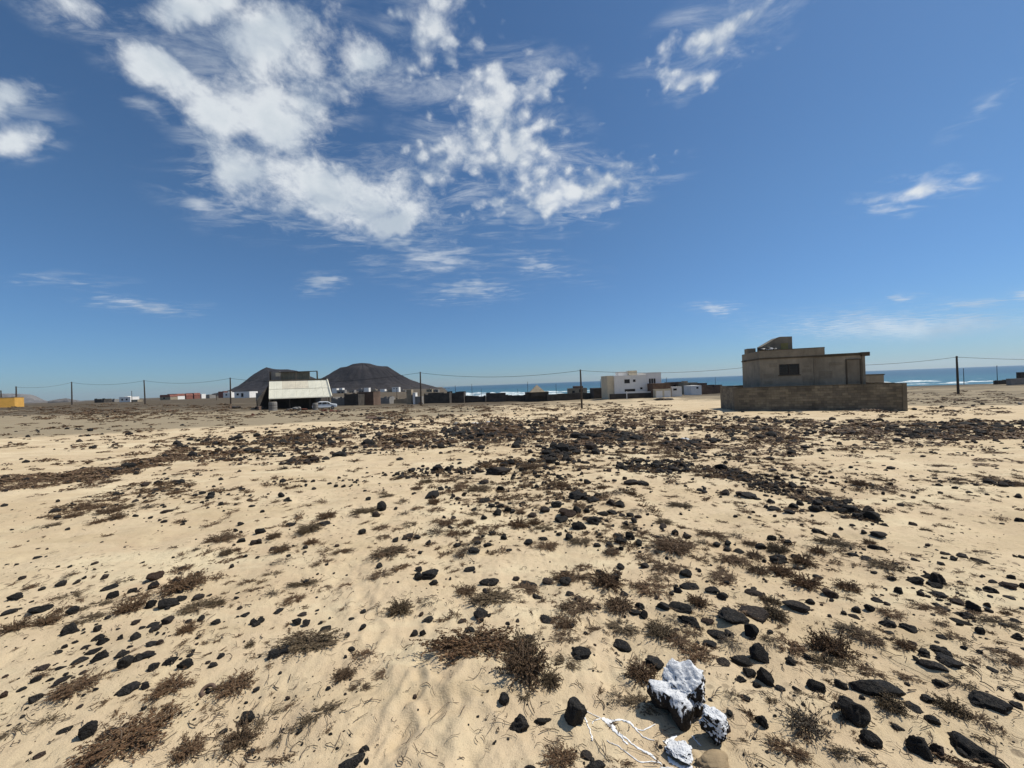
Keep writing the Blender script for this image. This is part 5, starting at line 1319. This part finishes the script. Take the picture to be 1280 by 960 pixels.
# ------------------------------------------------------------------ single bushes
labs = describe(BU, OWNB, 'scrub bush', adj_bush)
for i in range(len(BU)):
    x, y = bx[i], by[i]; z = BZ[i] - .01
    kk = int(rng.integers(0, 10)) if BU[i, 2] < 34 else int(rng.choice([0, 2, 4, 6, 9, 1]))
    if abs(BU[i, 0] - 1010) < 4 and abs(BU[i, 1] - 907) < 5: kk = 7
    fol, stm, joined = PLANT[kk]
    rz = -math.atan2(x, y) + rng.choice([0, math.pi]) + rng.normal(0, .2)
    e = 1.12 if BU[i, 2] < 40 else 1.0; scl = (bw[i] * e, bd[i] * e, bh[i] * .85)
    if BU[i, 2] > 24:
        t = empty('low_bush', (x, y, z), rz)
        a = link('foliage', fol, t); b = link('stems', stm, t); a.scale = b.scale = scl
    else:
        t = link('low_bush', joined); t.location = (x, y, z); t.rotation_euler = (0, 0, rz); t.scale = scl
    tag(t, labs[i], 'bush', 'low scrub bushes on the sand')

# ------------------------------------------------------------------ the rest: small stones, far scrub, pebbles, twigs
# patches of the photograph: centre x, y, half sizes, tilt (down to the right), number of stones, of scrub
PATCH = [(640, 600, 660, 70, 0, 100, 700), (640, 540, 660, 30, 0, 200, 700), (860, 545, 260, 30, 0, 250, 350), (495, 500, 45, 4, 0, 30, 120), (1215, 505, 80, 8, 0, 30, 60), (160, 512, 175, 7, -.01, 200, 620), (150, 520, 165, 6, 0, 120, 330), (100, 545, 120, 22, 0, 60, 60), (400, 517, 80, 6, 0, 190, 160), (480, 523, 34, 7, 0, 60, 120), (560, 512, 130, 5, 0, 170, 180), (700, 509, 140, 5, 0, 160, 190),
         (810, 516, 90, 5, 0, 160, 170), (650, 526, 150, 9, 0, 420, 260), (430, 541, 110, 7, -.08, 330, 170), (320, 549, 110, 10, -.08, 210, 150), (330, 564, 105, 10, -.1, 430, 160), (375, 577, 22, 5, -.05, 80, 20), (460, 563, 40, 8, -.1, 120, 30), (545, 550, 95, 11, -.05, 480, 130),
         (620, 538, 70, 10, 0, 330, 100), (700, 545, 130, 16, 0, 600, 260), (770, 546, 45, 5, .08, 240, 40), (700, 568, 26, 10, -.25, 260, 30), (665, 580, 70, 8, 0, 200, 90), (820, 584, 52, 8, .02, 520, 40), (860, 556, 32, 6, .05, 220, 40), (830, 565, 180, 14, 0, 340, 190),
         (900, 530, 130, 10, 0, 330, 160), (950, 545, 60, 8, .1, 120, 60), (895, 593, 40, 8, .15, 150, 60), (940, 602, 46, 8, .3, 520, 50), (1000, 618, 60, 9, .42, 620, 70), (1060, 638, 46, 10, .4, 420, 40),
         (985, 600, 80, 20, .3, 190, 110), (1100, 537, 150, 11, .02, 520, 200), (1200, 541, 90, 10, .02, 300, 130), (1235, 533, 50, 6, 0, 120, 60), (1255, 605, 34, 3, .05, 130, 10), (1215, 603, 40, 5, 0, 40, 30), (1130, 560, 150, 14, 0, 110, 60), (1200, 498, 90, 9, 0, 60, 130), (1150, 516, 120, 5, 0, 40, 60),
         (110, 594, 36, 8, -.1, 90, 130), (30, 604, 55, 9, -.1, 60, 140), (190, 578, 60, 7, -.3, 90, 130), (150, 585, 110, 6, -.15, 70, 100), (60, 600, 70, 8, 0, 40, 60), (205, 612, 42, 8, -.05, 130, 60), (150, 625, 60, 12, -.15, 120, 70), (90, 640, 50, 8, -.15, 40, 50), (265, 620, 55, 12, 0, 120, 40), (200, 640, 120, 20, 0, 60, 40),
         (390, 604, 70, 7, 0, 170, 20), (540, 592, 70, 6, -.05, 220, 40), (600, 620, 70, 22, .1, 220, 120), (680, 605, 60, 22, .3, 420, 110), (720, 640, 90, 30, .3, 420, 170), (790, 640, 70, 40, .3, 160, 60), (840, 690, 110, 24, .1, 210, 130), (600, 670, 80, 24, 0, 150, 110), (760, 600, 140, 18, 0, 240, 120),
         (930, 620, 70, 20, .2, 110, 50), (1040, 600, 90, 20, .2, 150, 80), (1150, 620, 130, 36, .1, 110, 50), (1050, 680, 130, 24, .3, 190, 70), (1180, 735, 70, 40, .3, 220, 30), (1230, 790, 60, 50, .3, 110, 30), (1100, 760, 160, 50, .3, 190, 60), (900, 770, 90, 50, .2, 200, 70), (780, 760, 120, 60, 0, 140, 90),
         (150, 740, 150, 40, -.05, 260, 30), (150, 800, 140, 40, -.1, 170, 10), (90, 860, 100, 40, -.2, 70, 20), (330, 700, 120, 40, 0, 90, 50), (320, 780, 100, 50, 0, 60, 50), (500, 700, 120, 40, 0, 60, 60), (640, 760, 120, 50, 0, 90, 50), (900, 880, 120, 70, 0, 60, 30), (1100, 880, 160, 70, .1, 120, 50), (250, 900, 220, 60, 0, 40, 40), (640, 700, 640, 180, 0, 420, 60), (640, 570, 640, 50, 0, 480, 120)]


def transform(V, x, y, z, sx_, sy_, sz_, yaw):
    """(k,3) shape to n copies -> (n*k,3)"""
    c, s = np.cos(yaw)[:, None], np.sin(yaw)[:, None]
    px, py, pz = V[None, :, 0] * sx_[:, None], V[None, :, 1] * sy_[:, None], V[None, :, 2] * sz_[:, None]
    return np.stack([px * c - py * s + x[:, None], px * s + py * c + y[:, None], pz + z[:, None]], -1)


def scatter(which):
    P = []
    for cx, cy, rx, ry, tl, nr, nb in PATCH:
        n = int((nr if which == 0 else nb) * (1 if nr * 2.4 >= rx * ry and nr > 3 * nb else .58 if cx < 500 and cy < 590 else .62 if which == 0 else .78))
        a = rng.uniform(0, 2 * np.pi, n); q = np.sqrt(rng.uniform(0, 1, n)) * (1 + .25 * rng.normal(0, 1, n) * (rng.random(n) < .3))
        x = cx + q * rx * np.cos(a); y = cy + q * ry * np.sin(a) + (x - cx) * tl
        P.append(np.stack([x, y], 1))
    P = np.concatenate(P)
    P = P[(P[:, 0] > -60) & (P[:, 0] < 1340)]
    X, Y, hit = land(P[:, 0], P[:, 1])
    ok = hit & (Y < 260)
    # nothing inside the walls, the shed or the painted stones
    px, py = P[:, 0], P[:, 1]
    inside = (X > 17.5) & (X < 31) & (Y > 31.2 - (X - 18.9) * .3) & (Y < 42)
    inside |= (X > -48) & (X < -31) & (Y > 67) & (Y < 78)
    inside |= (np.abs(px - 857) < 46) & (py > 815) & (py < 965)
    ok &= ~inside
    trod = np.interp(py, [590, 640, 700, 800, 880, 960], [398, 415, 440, 480, 512, 545]); ok &= (np.abs(px - trod) > np.interp(py, [590, 700, 960], [14, 28, 78])) | (rng.random(len(px)) < .12) | (py < 590)
    # the same ground goes on beyond the edges of the picture
    n = 9500 if which == 0 else 6500
    r = 45 * rng.random(n) ** 1.25; a = rng.uniform(-math.pi, math.pi, n); Xo, Yo = r * np.sin(a), r * np.cos(a)
    yy = np.maximum(Yo, .01); u0, v0 = Xo / yy, -1.7 / yy
    out = (Yo < .6) | (np.abs(u0) > 1.43) | (v0 < -1.10)
    cl = fbm(Xo / 6 + 9 * which * 0, Yo / 6, 77, 4) + rng.normal(0, .22, n)
    out &= cl > .02
    out &= ~((Yo > -.4) & (Yo < 1.8) & (np.abs(Xo) < 2.6))
    out &= ~((Xo > 17.5) & (Xo < 34) & (Yo > 27) & (Yo < 42))
    return np.r_[X[ok], Xo[out]], np.r_[Y[ok], Yo[out]]


def stuff_stones():
    X, Y = scatter(0)
    # clumping: neighbours of the dense patches lie close; the small ones are many
    inview = (Y > .6) & (np.abs(X) < 1.43 * Y) & (Y > 1.54)
    k = ~inview | (rng.random(len(X)) < np.clip((Y / 10) ** 1.4, .07, .9)); X, Y, inview = X[k], Y[k], inview[k]
    D = np.where(inview, Y, np.maximum(np.hypot(X, Y), 9))
    size = np.clip(.0062 * D * (1 + .25 * np.clip((D - 7) / 4, 0, 1)), .016, .15) * np.exp(rng.normal(0, .5, len(X)))
    size = np.clip(size, .012, .45)
    i2 = rest
    X = np.r_[X, sx[i2]]; Y = np.r_[Y, sy[i2]]; size = np.r_[size, sw[i2]]
    Z = ground(X, Y)
    VV, FF, off = [], [], 0
    lo = np.hypot(X, Y) > 9
    for far in (False, True):
        for v in range(7):
            V, F = rock_verts(1 if far else 2, 500 + v + 20 * far)
            if far: V, F = V, F
            s = np.nonzero((lo == far) & (np.arange(len(X)) % 7 == v))[0]
            if not len(s): continue
            w = size[s]
            T = transform(V, X[s], Y[s], Z[s] - .05 * w, w, w * rng.uniform(.6, 1.1, len(s)), w * rng.uniform(.45, .95, len(s)), rng.uniform(0, 6.28, len(s)))
            VV.append(T.reshape(-1, 3)); FF.append((F[None] + (off + np.arange(len(s)) * len(V))[:, None, None]).reshape(-1, 3)); off += len(s) * len(V)
    tag(link('stones', mesh_np('stones', np.concatenate(VV), np.concatenate(FF), False), None, (M_ROCK,)), kind='stuff')


def stuff_scrub():
    X, Y = scatter(1); Z = ground(X, Y)
    VV, FF, off = [], [], 0
    near = np.hypot(X, Y) < 11
    inview = (Y > .6) & (np.abs(X) < 1.43 * Y) & (Y > 1.54); Dv = np.where(inview, Y, np.maximum(np.hypot(X, Y), 9))
    for cls in (0, 1):
        for v in range(6):
            g = np.random.default_rng(700 + v + 10 * cls)
            if cls == 0:
                LV, LF, SV, SF = bush_arrays(720 + v, 24, 9, .026, .9)
                V = np.r_[LV, SV]; F = np.r_[LF, SF + len(LV)]
            else:
                m = 26; az = g.uniform(0, 6.28, m); rr = .5 * np.sqrt(g.uniform(0, 1, m)); C = np.stack([rr * np.cos(az), rr * np.sin(az), .30 * (1 - 3.2 * rr ** 2) * g.uniform(.3, 1.1, m) + .03], 1)
                TT = np.array([(1, 0, -.5), (-.6, .9, -.5), (-.6, -.9, -.5), (0, 0, 1.1)]); TF = np.array([(0, 1, 3), (1, 2, 3), (2, 0, 3), (0, 2, 1)])
                O = TT[None] * (.075 * g.uniform(.5, 1.6, m))[:, None, None]
                th = g.uniform(0, 6.28, m); c, s = np.cos(th)[:, None], np.sin(th)[:, None]
                O = np.stack([O[..., 0] * c - O[..., 2] * s, O[..., 1], O[..., 0] * s + O[..., 2] * c], -1)
                V = (O + C[:, None]).reshape(-1, 3); V[:, 2] = np.maximum(V[:, 2], -.02); F = (TF[None] + (np.arange(m) * 4)[:, None, None]).reshape(-1, 3)
            s = np.nonzero((near == (cls == 0)) & (np.arange(len(X)) % 6 == v))[0]
            if not len(s): continue
            w = np.clip(.024 * Dv[s], .06, .42) * np.exp(rng.normal(0, .42, len(s))) * (1 + np.clip((Dv[s] - 20) / 45, 0, 1.2))
            T = transform(V, X[s], Y[s], Z[s], w * rng.uniform(.9, 1.9, len(s)), w * rng.uniform(.6, 1.1, len(s)), w * (rng.uniform(.5, 1.0, len(s)) if cls == 0 else rng.uniform(.25, .6, len(s))), rng.uniform(0, 6.28, len(s)) if cls == 0 else rng.normal(0, .5, len(s)))
            VV.append(T.reshape(-1, 3)); FF.append((F[None] + (off + np.arange(len(s)) * len(V))[:, None, None]).reshape(-1, 3)); off += len(s) * len(V)
    tag(link('scrub', mesh_np('scrub', np.concatenate(VV), np.concatenate(FF), False), None, (M_LEAF,)), kind='stuff')


def stuff_twigs():
    """dead twigs and crumbs of plants lying about between the bushes"""
    n = 3200
    i = rng.integers(0, len(bx), n); far = rng.random(n) < .35
    px = bx[i] + rng.normal(0, 1, n) * bw[i] * .75; py = by[i] + rng.normal(0, 1, n) * bd[i] * .9
    q = land(rng.uniform(0, 1280, n), 560 + 400 * rng.random(n) ** .8)
    X = np.where(far, q[0], px); Y = np.where(far, q[1], py)
    m = 5; L = np.exp(rng.normal(-3.35, .5, n)); az = rng.uniform(0, 6.28, n); cur = rng.normal(0, .5, n)
    pts = []; x, y = X.copy(), Y.copy()
    for k in range(m):
        z = ground(x, y) + .004 + np.abs(rng.normal(0, .006, n)); pts.append(np.stack([x, y, z], 1)); x = x + L / m * np.cos(az) * 1.6; y = y + L / m * np.sin(az) * 1.6; az = az + cur
    Pn = np.stack(pts, 1)
    r = (np.exp(rng.normal(-6.7, .35, n)) * (1 + .12 * np.clip(Y, 0, 10)))[:, None]
    T = Pn[:, 1] - Pn[:, 0]; U = np.stack([-T[:, 1], T[:, 0], T[:, 2] * 0], 1); U /= np.linalg.norm(U, axis=1, keepdims=True) + 1e-9
    A = Pn + U[:, None] * r[:, None]; B = Pn - U[:, None] * r[:, None]; Cc = Pn + np.array([0, 0, 1.4]) * r[:, None]
    V = np.stack([A, Cc, B], 2).reshape(-1, 3)
    F = []
    for k in range(m - 1):
        for j in (0, 1): a = k * 3 + j; F += [(a, a + 3, a + 4), (a, a + 4, a + 1)]
    F = np.array(F)
    tag(link('twigs', mesh_np('twigs', V, (F[None] + (np.arange(n) * m * 3)[:, None, None]).reshape(-1, 3)), None, (M_TWIG,)), kind='stuff')


def stuff_pebbles():
    n = 10000
    px, py = rng.uniform(-20, 1300, n), 570 + 390 * rng.random(n) ** .75
    X, Y, _ = land(px, py)
    keep = fbm(X * .8, Y * .8, 33, 3) + rng.normal(0, .35, n) > .05
    trod = np.interp(py, [590, 640, 700, 800, 880, 960], [398, 415, 440, 480, 512, 545]); keep &= (np.abs(px - trod) > np.interp(py, [590, 700, 960], [14, 28, 78])) | (rng.random(n) < .12)
    keep &= rng.random(n) < np.clip((Y / 7) ** 1.3, .10, 1)
    X, Y = X[keep], Y[keep]; n = len(X); Z = ground(X, Y)
    V, F = rock_verts(1, 900)
    w = np.clip(np.exp(rng.normal(-4.9, .6, n)) * (1 + .16 * Y), .003, .06)
    T = transform(V, X, Y, Z - .1 * w, w, w * rng.uniform(.6, 1, n), w * rng.uniform(.4, .9, n), rng.uniform(0, 6.28, n))
    tag(link('pebbles', mesh_np('pebbles', T.reshape(-1, 3), (F[None] + (np.arange(n) * len(V))[:, None, None]).reshape(-1, 3)), None, (M_ROCKB,)), kind='stuff')


stuff_stones(); stuff_scrub(); stuff_twigs(); stuff_pebbles()


# ------------------------------------------------------------------ the white-splashed boulders
def painted(name, px, py, w, h, label, seed, lobes=(), dz=0, dy=0, mat=M_PAINT, hs=1.0, cat='boulder'):
    q = solve(np.array([[px, py, w, h]]), .3); x, y, ww, dd, hh = (float(a[0]) for a in q)
    V, F = rock_verts(6, seed, .17)
    V = V.copy(); V[:, 2] -= .3
    nn = V / np.linalg.norm(V, axis=1, keepdims=True)
    for (lx, ly, lz, amp, wd) in lobes:
        l = np.array((lx, ly, lz), float); l /= np.linalg.norm(l)
        ang = np.arccos(np.clip(nn @ l, -1, 1))
        V += nn * (amp * (1 / (1 + np.exp((ang - wd) / .06))))[:, None]
    V += nn * (n3(V, 6, seed + 5) * .022 + n3(V, 26, seed + 8) * .010)[:, None]
    V[:, 2] += .32
    o = link(name, mesh_np(name, V, F, True), None, (mat,))
    o.scale = (ww, dd, max(hh, .6 * ww) * hs); o.location = (x, y + dy, gz(x, y) + dz); o.rotation_euler = (0, 0, -math.atan2(x, y))
    return tag(o, label, cat, 'white-splashed boulders')


painted('boulder', 851, 866, 66, 66, 'largest white-splashed black boulder with paint running down its face', 41, [(.05, -.9, -.12, .17, .58), (-.9, -.35, -.05, .16, .5)], 0, 0, M_PAINT, 1.42)
painted('boulder', 893, 908, 38, 48, 'white-topped black boulder leaning at the right of the largest splashed one', 43, [], 0, 0, M_PAINT, 1.15)
painted('boulder', 848, 932, 36, 32, 'small black stone thickly splashed white in front of the largest splashed boulder', 45, [], 0, 0, M_PAINT2, .9)
painted('boulder', 845, 957, 44, 16, 'paint-spattered low stone at the bottom edge below the splashed boulders', 47, [], -.02, 0, M_PAINT2, .6)
q = solve(np.array([[890, 948, 48, 26]]), .2)
o = link('stone', ROCKS[14]); o.data = ROCKS[14].copy(); o.data.materials.clear(); o.data.materials.append(wallmat('tan_slab', (.38, .28, .165), .15, .2))
o.scale = (float(q[2][0]), float(q[3][0]), .05); o.location = (float(q[0][0]), float(q[1][0]), gz(float(q[0][0]), float(q[1][0])) - .006)
tag(o, 'flat tan-brown slab half buried in front of the right splashed boulder', 'stone')


def splash(name, lines, label):
    """paint runs lying on the sand: thin raised ribbons and drops"""
    V, F = [], []
    for pts in lines:
        P = []
        for (a, b) in zip(pts, pts[1:]):
            for t in np.linspace(0, 1, 9)[:-1]: P.append([a[k] + (b[k] - a[k]) * t for k in range(3)])
        P.append(list(pts[-1])); P = np.array(P, float)
        X, Y, _ = land(640 + P[:, 0] / 4, 820 + P[:, 1] / 4)
        X = X + rng.normal(0, .002, len(X)); wv = P[:, 2] / 4 * Y / FPX * .5 * rng.uniform(.6, 1.3, len(X))
        T = np.gradient(np.stack([X, Y], 1), axis=0); T /= np.linalg.norm(T, axis=1, keepdims=True) + 1e-9
        N = np.stack([-T[:, 1], T[:, 0]], 1); b0 = len(V)
        for i in range(len(X)):
            for s, hh in ((-1, .0005), (-.5, .005), (.5, .005), (1, .0005)):
                x, y = X[i] + N[i, 0] * s * wv[i], Y[i] + N[i, 1] * s * wv[i]; V.append((x, y, hh * .45 + .002))
        for i in range(len(X) - 1):
            for j in range(3): a = b0 + i * 4 + j; F.append((a, a + 4, a + 5, a + 1))
    V = np.array(V); V[:, 2] += ground(V[:, 0], V[:, 1])
    tag(link(name, mesh_np(name, V, F, True), None, (M_PAINTW,)), label, 'paint splash')


splash('paint_splash', [[(455, 297, 18), (485, 312, 34), (505, 345, 20), (540, 380, 11), (600, 425, 9), (665, 462, 14), (690, 475, 16), (715, 500, 6), (755, 535, 3)], [(490, 305, 16), (545, 302, 10), (590, 318, 11), (620, 350, 7), (650, 388, 5), (715, 412, 3)], [(615, 345, 6), (655, 355, 5), (690, 340, 6), (715, 332, 3)],
                        [(505, 350, 10), (545, 395, 6), (575, 432, 9)], [(440, 300, 5), (410, 312, 3), (400, 330, 2)], [(470, 410, 3), (560, 460, 4), (640, 520, 7), (700, 515, 5), (750, 525, 3)]],
       'branching runs of white paint on the sand left of the splashed boulders')
splash('paint_splash', [[(335, 232, 22), (345, 262, 12), (368, 315, 8), (388, 360, 6), (398, 400, 6), (402, 420, 3)], [(345, 262, 5), (400, 280, 3), (450, 300, 3)]], 'thin white paint trickle beside the paint-streaked pointed stone')
splash('paint_splash', [[(780, 490, 14), (800, 520, 22), (850, 545, 20), (900, 545, 12)], [(900, 395, 8), (930, 430, 6), (945, 450, 4)], [(760, 420, 20), (800, 400, 16), (820, 390, 8)]], 'white paint puddle around the smallest splashed stones')

# ------------------------------------------------------------------ litter and heaps
def rag(root, mat, name, w, seed, loc=(0, 0, 0)):
    V, F = rock_verts(3, seed, .2); o = link(name, mesh_np(name, V, F, True), root, (mat,)); o.scale = (w, w * .6, w * .4); o.location = loc; return o


for p, m, w in (((-.35, 0, 0), M_BLACKP, .6), ((.15, .05, .02), M_LITTER, .55), ((.55, 0, 0), M_BLACKP, .45), ((.0, -.1, .14), M_BLACKP, .4)):
    rag(BUNDLE, m, 'rag', w, 800 + int(w * 100), p)


def litter(px, py, wpx, label, mats, seed, cat='litter', name='litter', flat=.4):
    X, Y, _ = land(px, py); x, y = float(X[0]), float(Y[0]); w = wpx * y / FPX
    t = empty(name, (x, y, gz(x, y)), seed); tag(t, label, cat)
    g = np.random.default_rng(seed)
    for i, m in enumerate(mats):
        V, F = rock_verts(3, seed + i, .22); o = link('piece', mesh_np('piece', V, F, False), t, (m,))
        s = w / max(1, len(mats)) ** .5; o.scale = (s * g.uniform(.7, 1.2), s * g.uniform(.5, .9), s * flat * g.uniform(.7, 1.3)); o.location = (g.normal(0, w * .25), g.normal(0, w * .2), 0); o.rotation_euler = (0, 0, g.uniform(0, 6))


litter(855.5, 549.5, 9, 'black and white plastic rubbish on the dark stones below the brown house', [M_BLACKP, M_LITTER, M_LITTER], 61, flat=.8)
litter(604, 529.5, 22, 'scraps of white plastic sheet among dark stones left of the lone pole', [M_LITTER, M_LITTER, M_GREY, M_LITTER, M_LITTER], 62, flat=.15)
litter(570.5, 532, 7, 'pale grey stone block standing on dark stones left of the white scraps', [M_GREY], 63, 'block', 'pale_block', 1.0)
litter(1272, 506, 8, 'grey stone block at the far right on the tan earth', [M_GREY], 67, 'block', 'pale_block', .5)
litter(366, 513.5, 24, 'grey heap of gravel in front of the pale-roofed shed', [M_GREY, M_DARKW, M_GREY], 64, 'heap', 'gravel_heap', .35)
litter(327, 512, 18, 'dark heap of scrap left of the grey tank by the shed', [M_DARKW, M_FRAME, M_DARKW, M_BROWNW], 65, 'heap', 'scrap_heap', .6)
litter(377, 513, 7, 'red rusty drum lying before the shed', [M_RUST], 66, 'scrap', 'rusty_scrap', .6)
litter(403, 514.5, 9, 'rusty red scrap below the parked car', [M_RUST, M_RUST], 68, 'scrap', 'rusty_scrap', .5)
litter(422, 514.5, 16, 'row of rusty red scrap right of the parked car', [M_RUST, M_RUST, M_BROWNW], 69, 'scrap', 'rusty_scrap', .35)
litter(318, 519.5, 6, 'small red scrap at the far left of the shed', [M_RUST], 70, 'scrap', 'rusty_scrap', .7)
litter(527, 505.5, 9, 'little heap of stones round the foot of the pole below the volcano', [M_DARKW, M_BROWNW], 71, 'heap', 'stone_heap', .6)
litter(289, 510.5, 14, 'dark stone heap at the foot of the pole left of the shed', [M_DARKW, M_BROWNW, M_DARKW], 72, 'heap', 'stone_heap', .5)
litter(480, 523, 40, 'broad grey-brown mound of scrub and earth on the plain right of the shed', [M_DARKW, M_BROWNW, M_TAN, M_DARKW], 73, 'mound', 'earth_mound', .16)
litter(1225, 479.5, 15, 'dark low rock heap on the shore right of the thick dark pole', [M_DARKW, M_DARKW], 74, 'heap', 'stone_heap', .3)
litter(920, 478.5, 16, 'brown rubble heap inside the left corner of the boundary wall', [M_BROWNW, M_BROWNW, M_TAN], 75, 'heap', 'rubble_heap', .4)
litter(1000, 515.5, 10, 'row of pale broken blocks at the foot of the boundary wall', [M_TAN, M_GREY, M_TAN], 76, 'heap', 'rubble_heap', .35)
litter(1070, 514, 8, 'pale rubble by the foot of the boundary wall, right part', [M_TAN, M_GREY], 77, 'heap', 'rubble_heap', .35)
litter(830, 500, 24, 'dark scrubby bank in front of the cream garage', [M_DARKW, M_BROWNW, M_DARKW], 78, 'mound', 'earth_mound', .22)

# curved piece of rusty scrap lying by the bush at lower left
X, Y, _ = land(260, 868); x, y = float(X[0]), float(Y[0]); r = 7 * y / FPX
t = empty('scrap_hook', (x, y, gz(x, y)), 0)
MB().tube([(r * math.cos(a), r * .75 * math.sin(a), .012 + .012 * math.sin(a)) for a in np.linspace(.3, 4.6, 14)], [.009] * 12 + [.013, .014], 7).build('bent_bar', M_BROWNW, t, smooth=True)
tag(t, 'dark curved piece of rusty scrap on the sand beside scrub at lower left', 'scrap')


# ------------------------------------------------------------------ sea air
def make_haze():
    m = bpy.data.materials.new('sea_air'); m.use_nodes = True
    m.node_tree.nodes.clear(); k = NT(m.node_tree)
    o = k.node('ShaderNodeOutputMaterial'); v = k.node('ShaderNodeVolumePrincipled')
    v.inputs['Color'].default_value = (.86, .92, 1, 1); v.inputs['Density'].default_value = 4e-5; v.inputs['Anisotropy'].default_value = .3
    k.l.new(v.outputs[0], o.inputs['Volume'])
    b = MB(); b.box(-13000, 13000, -13000, 13000, -14, 190)
    tag(b.build('haze', m), kind='stuff')


make_haze()
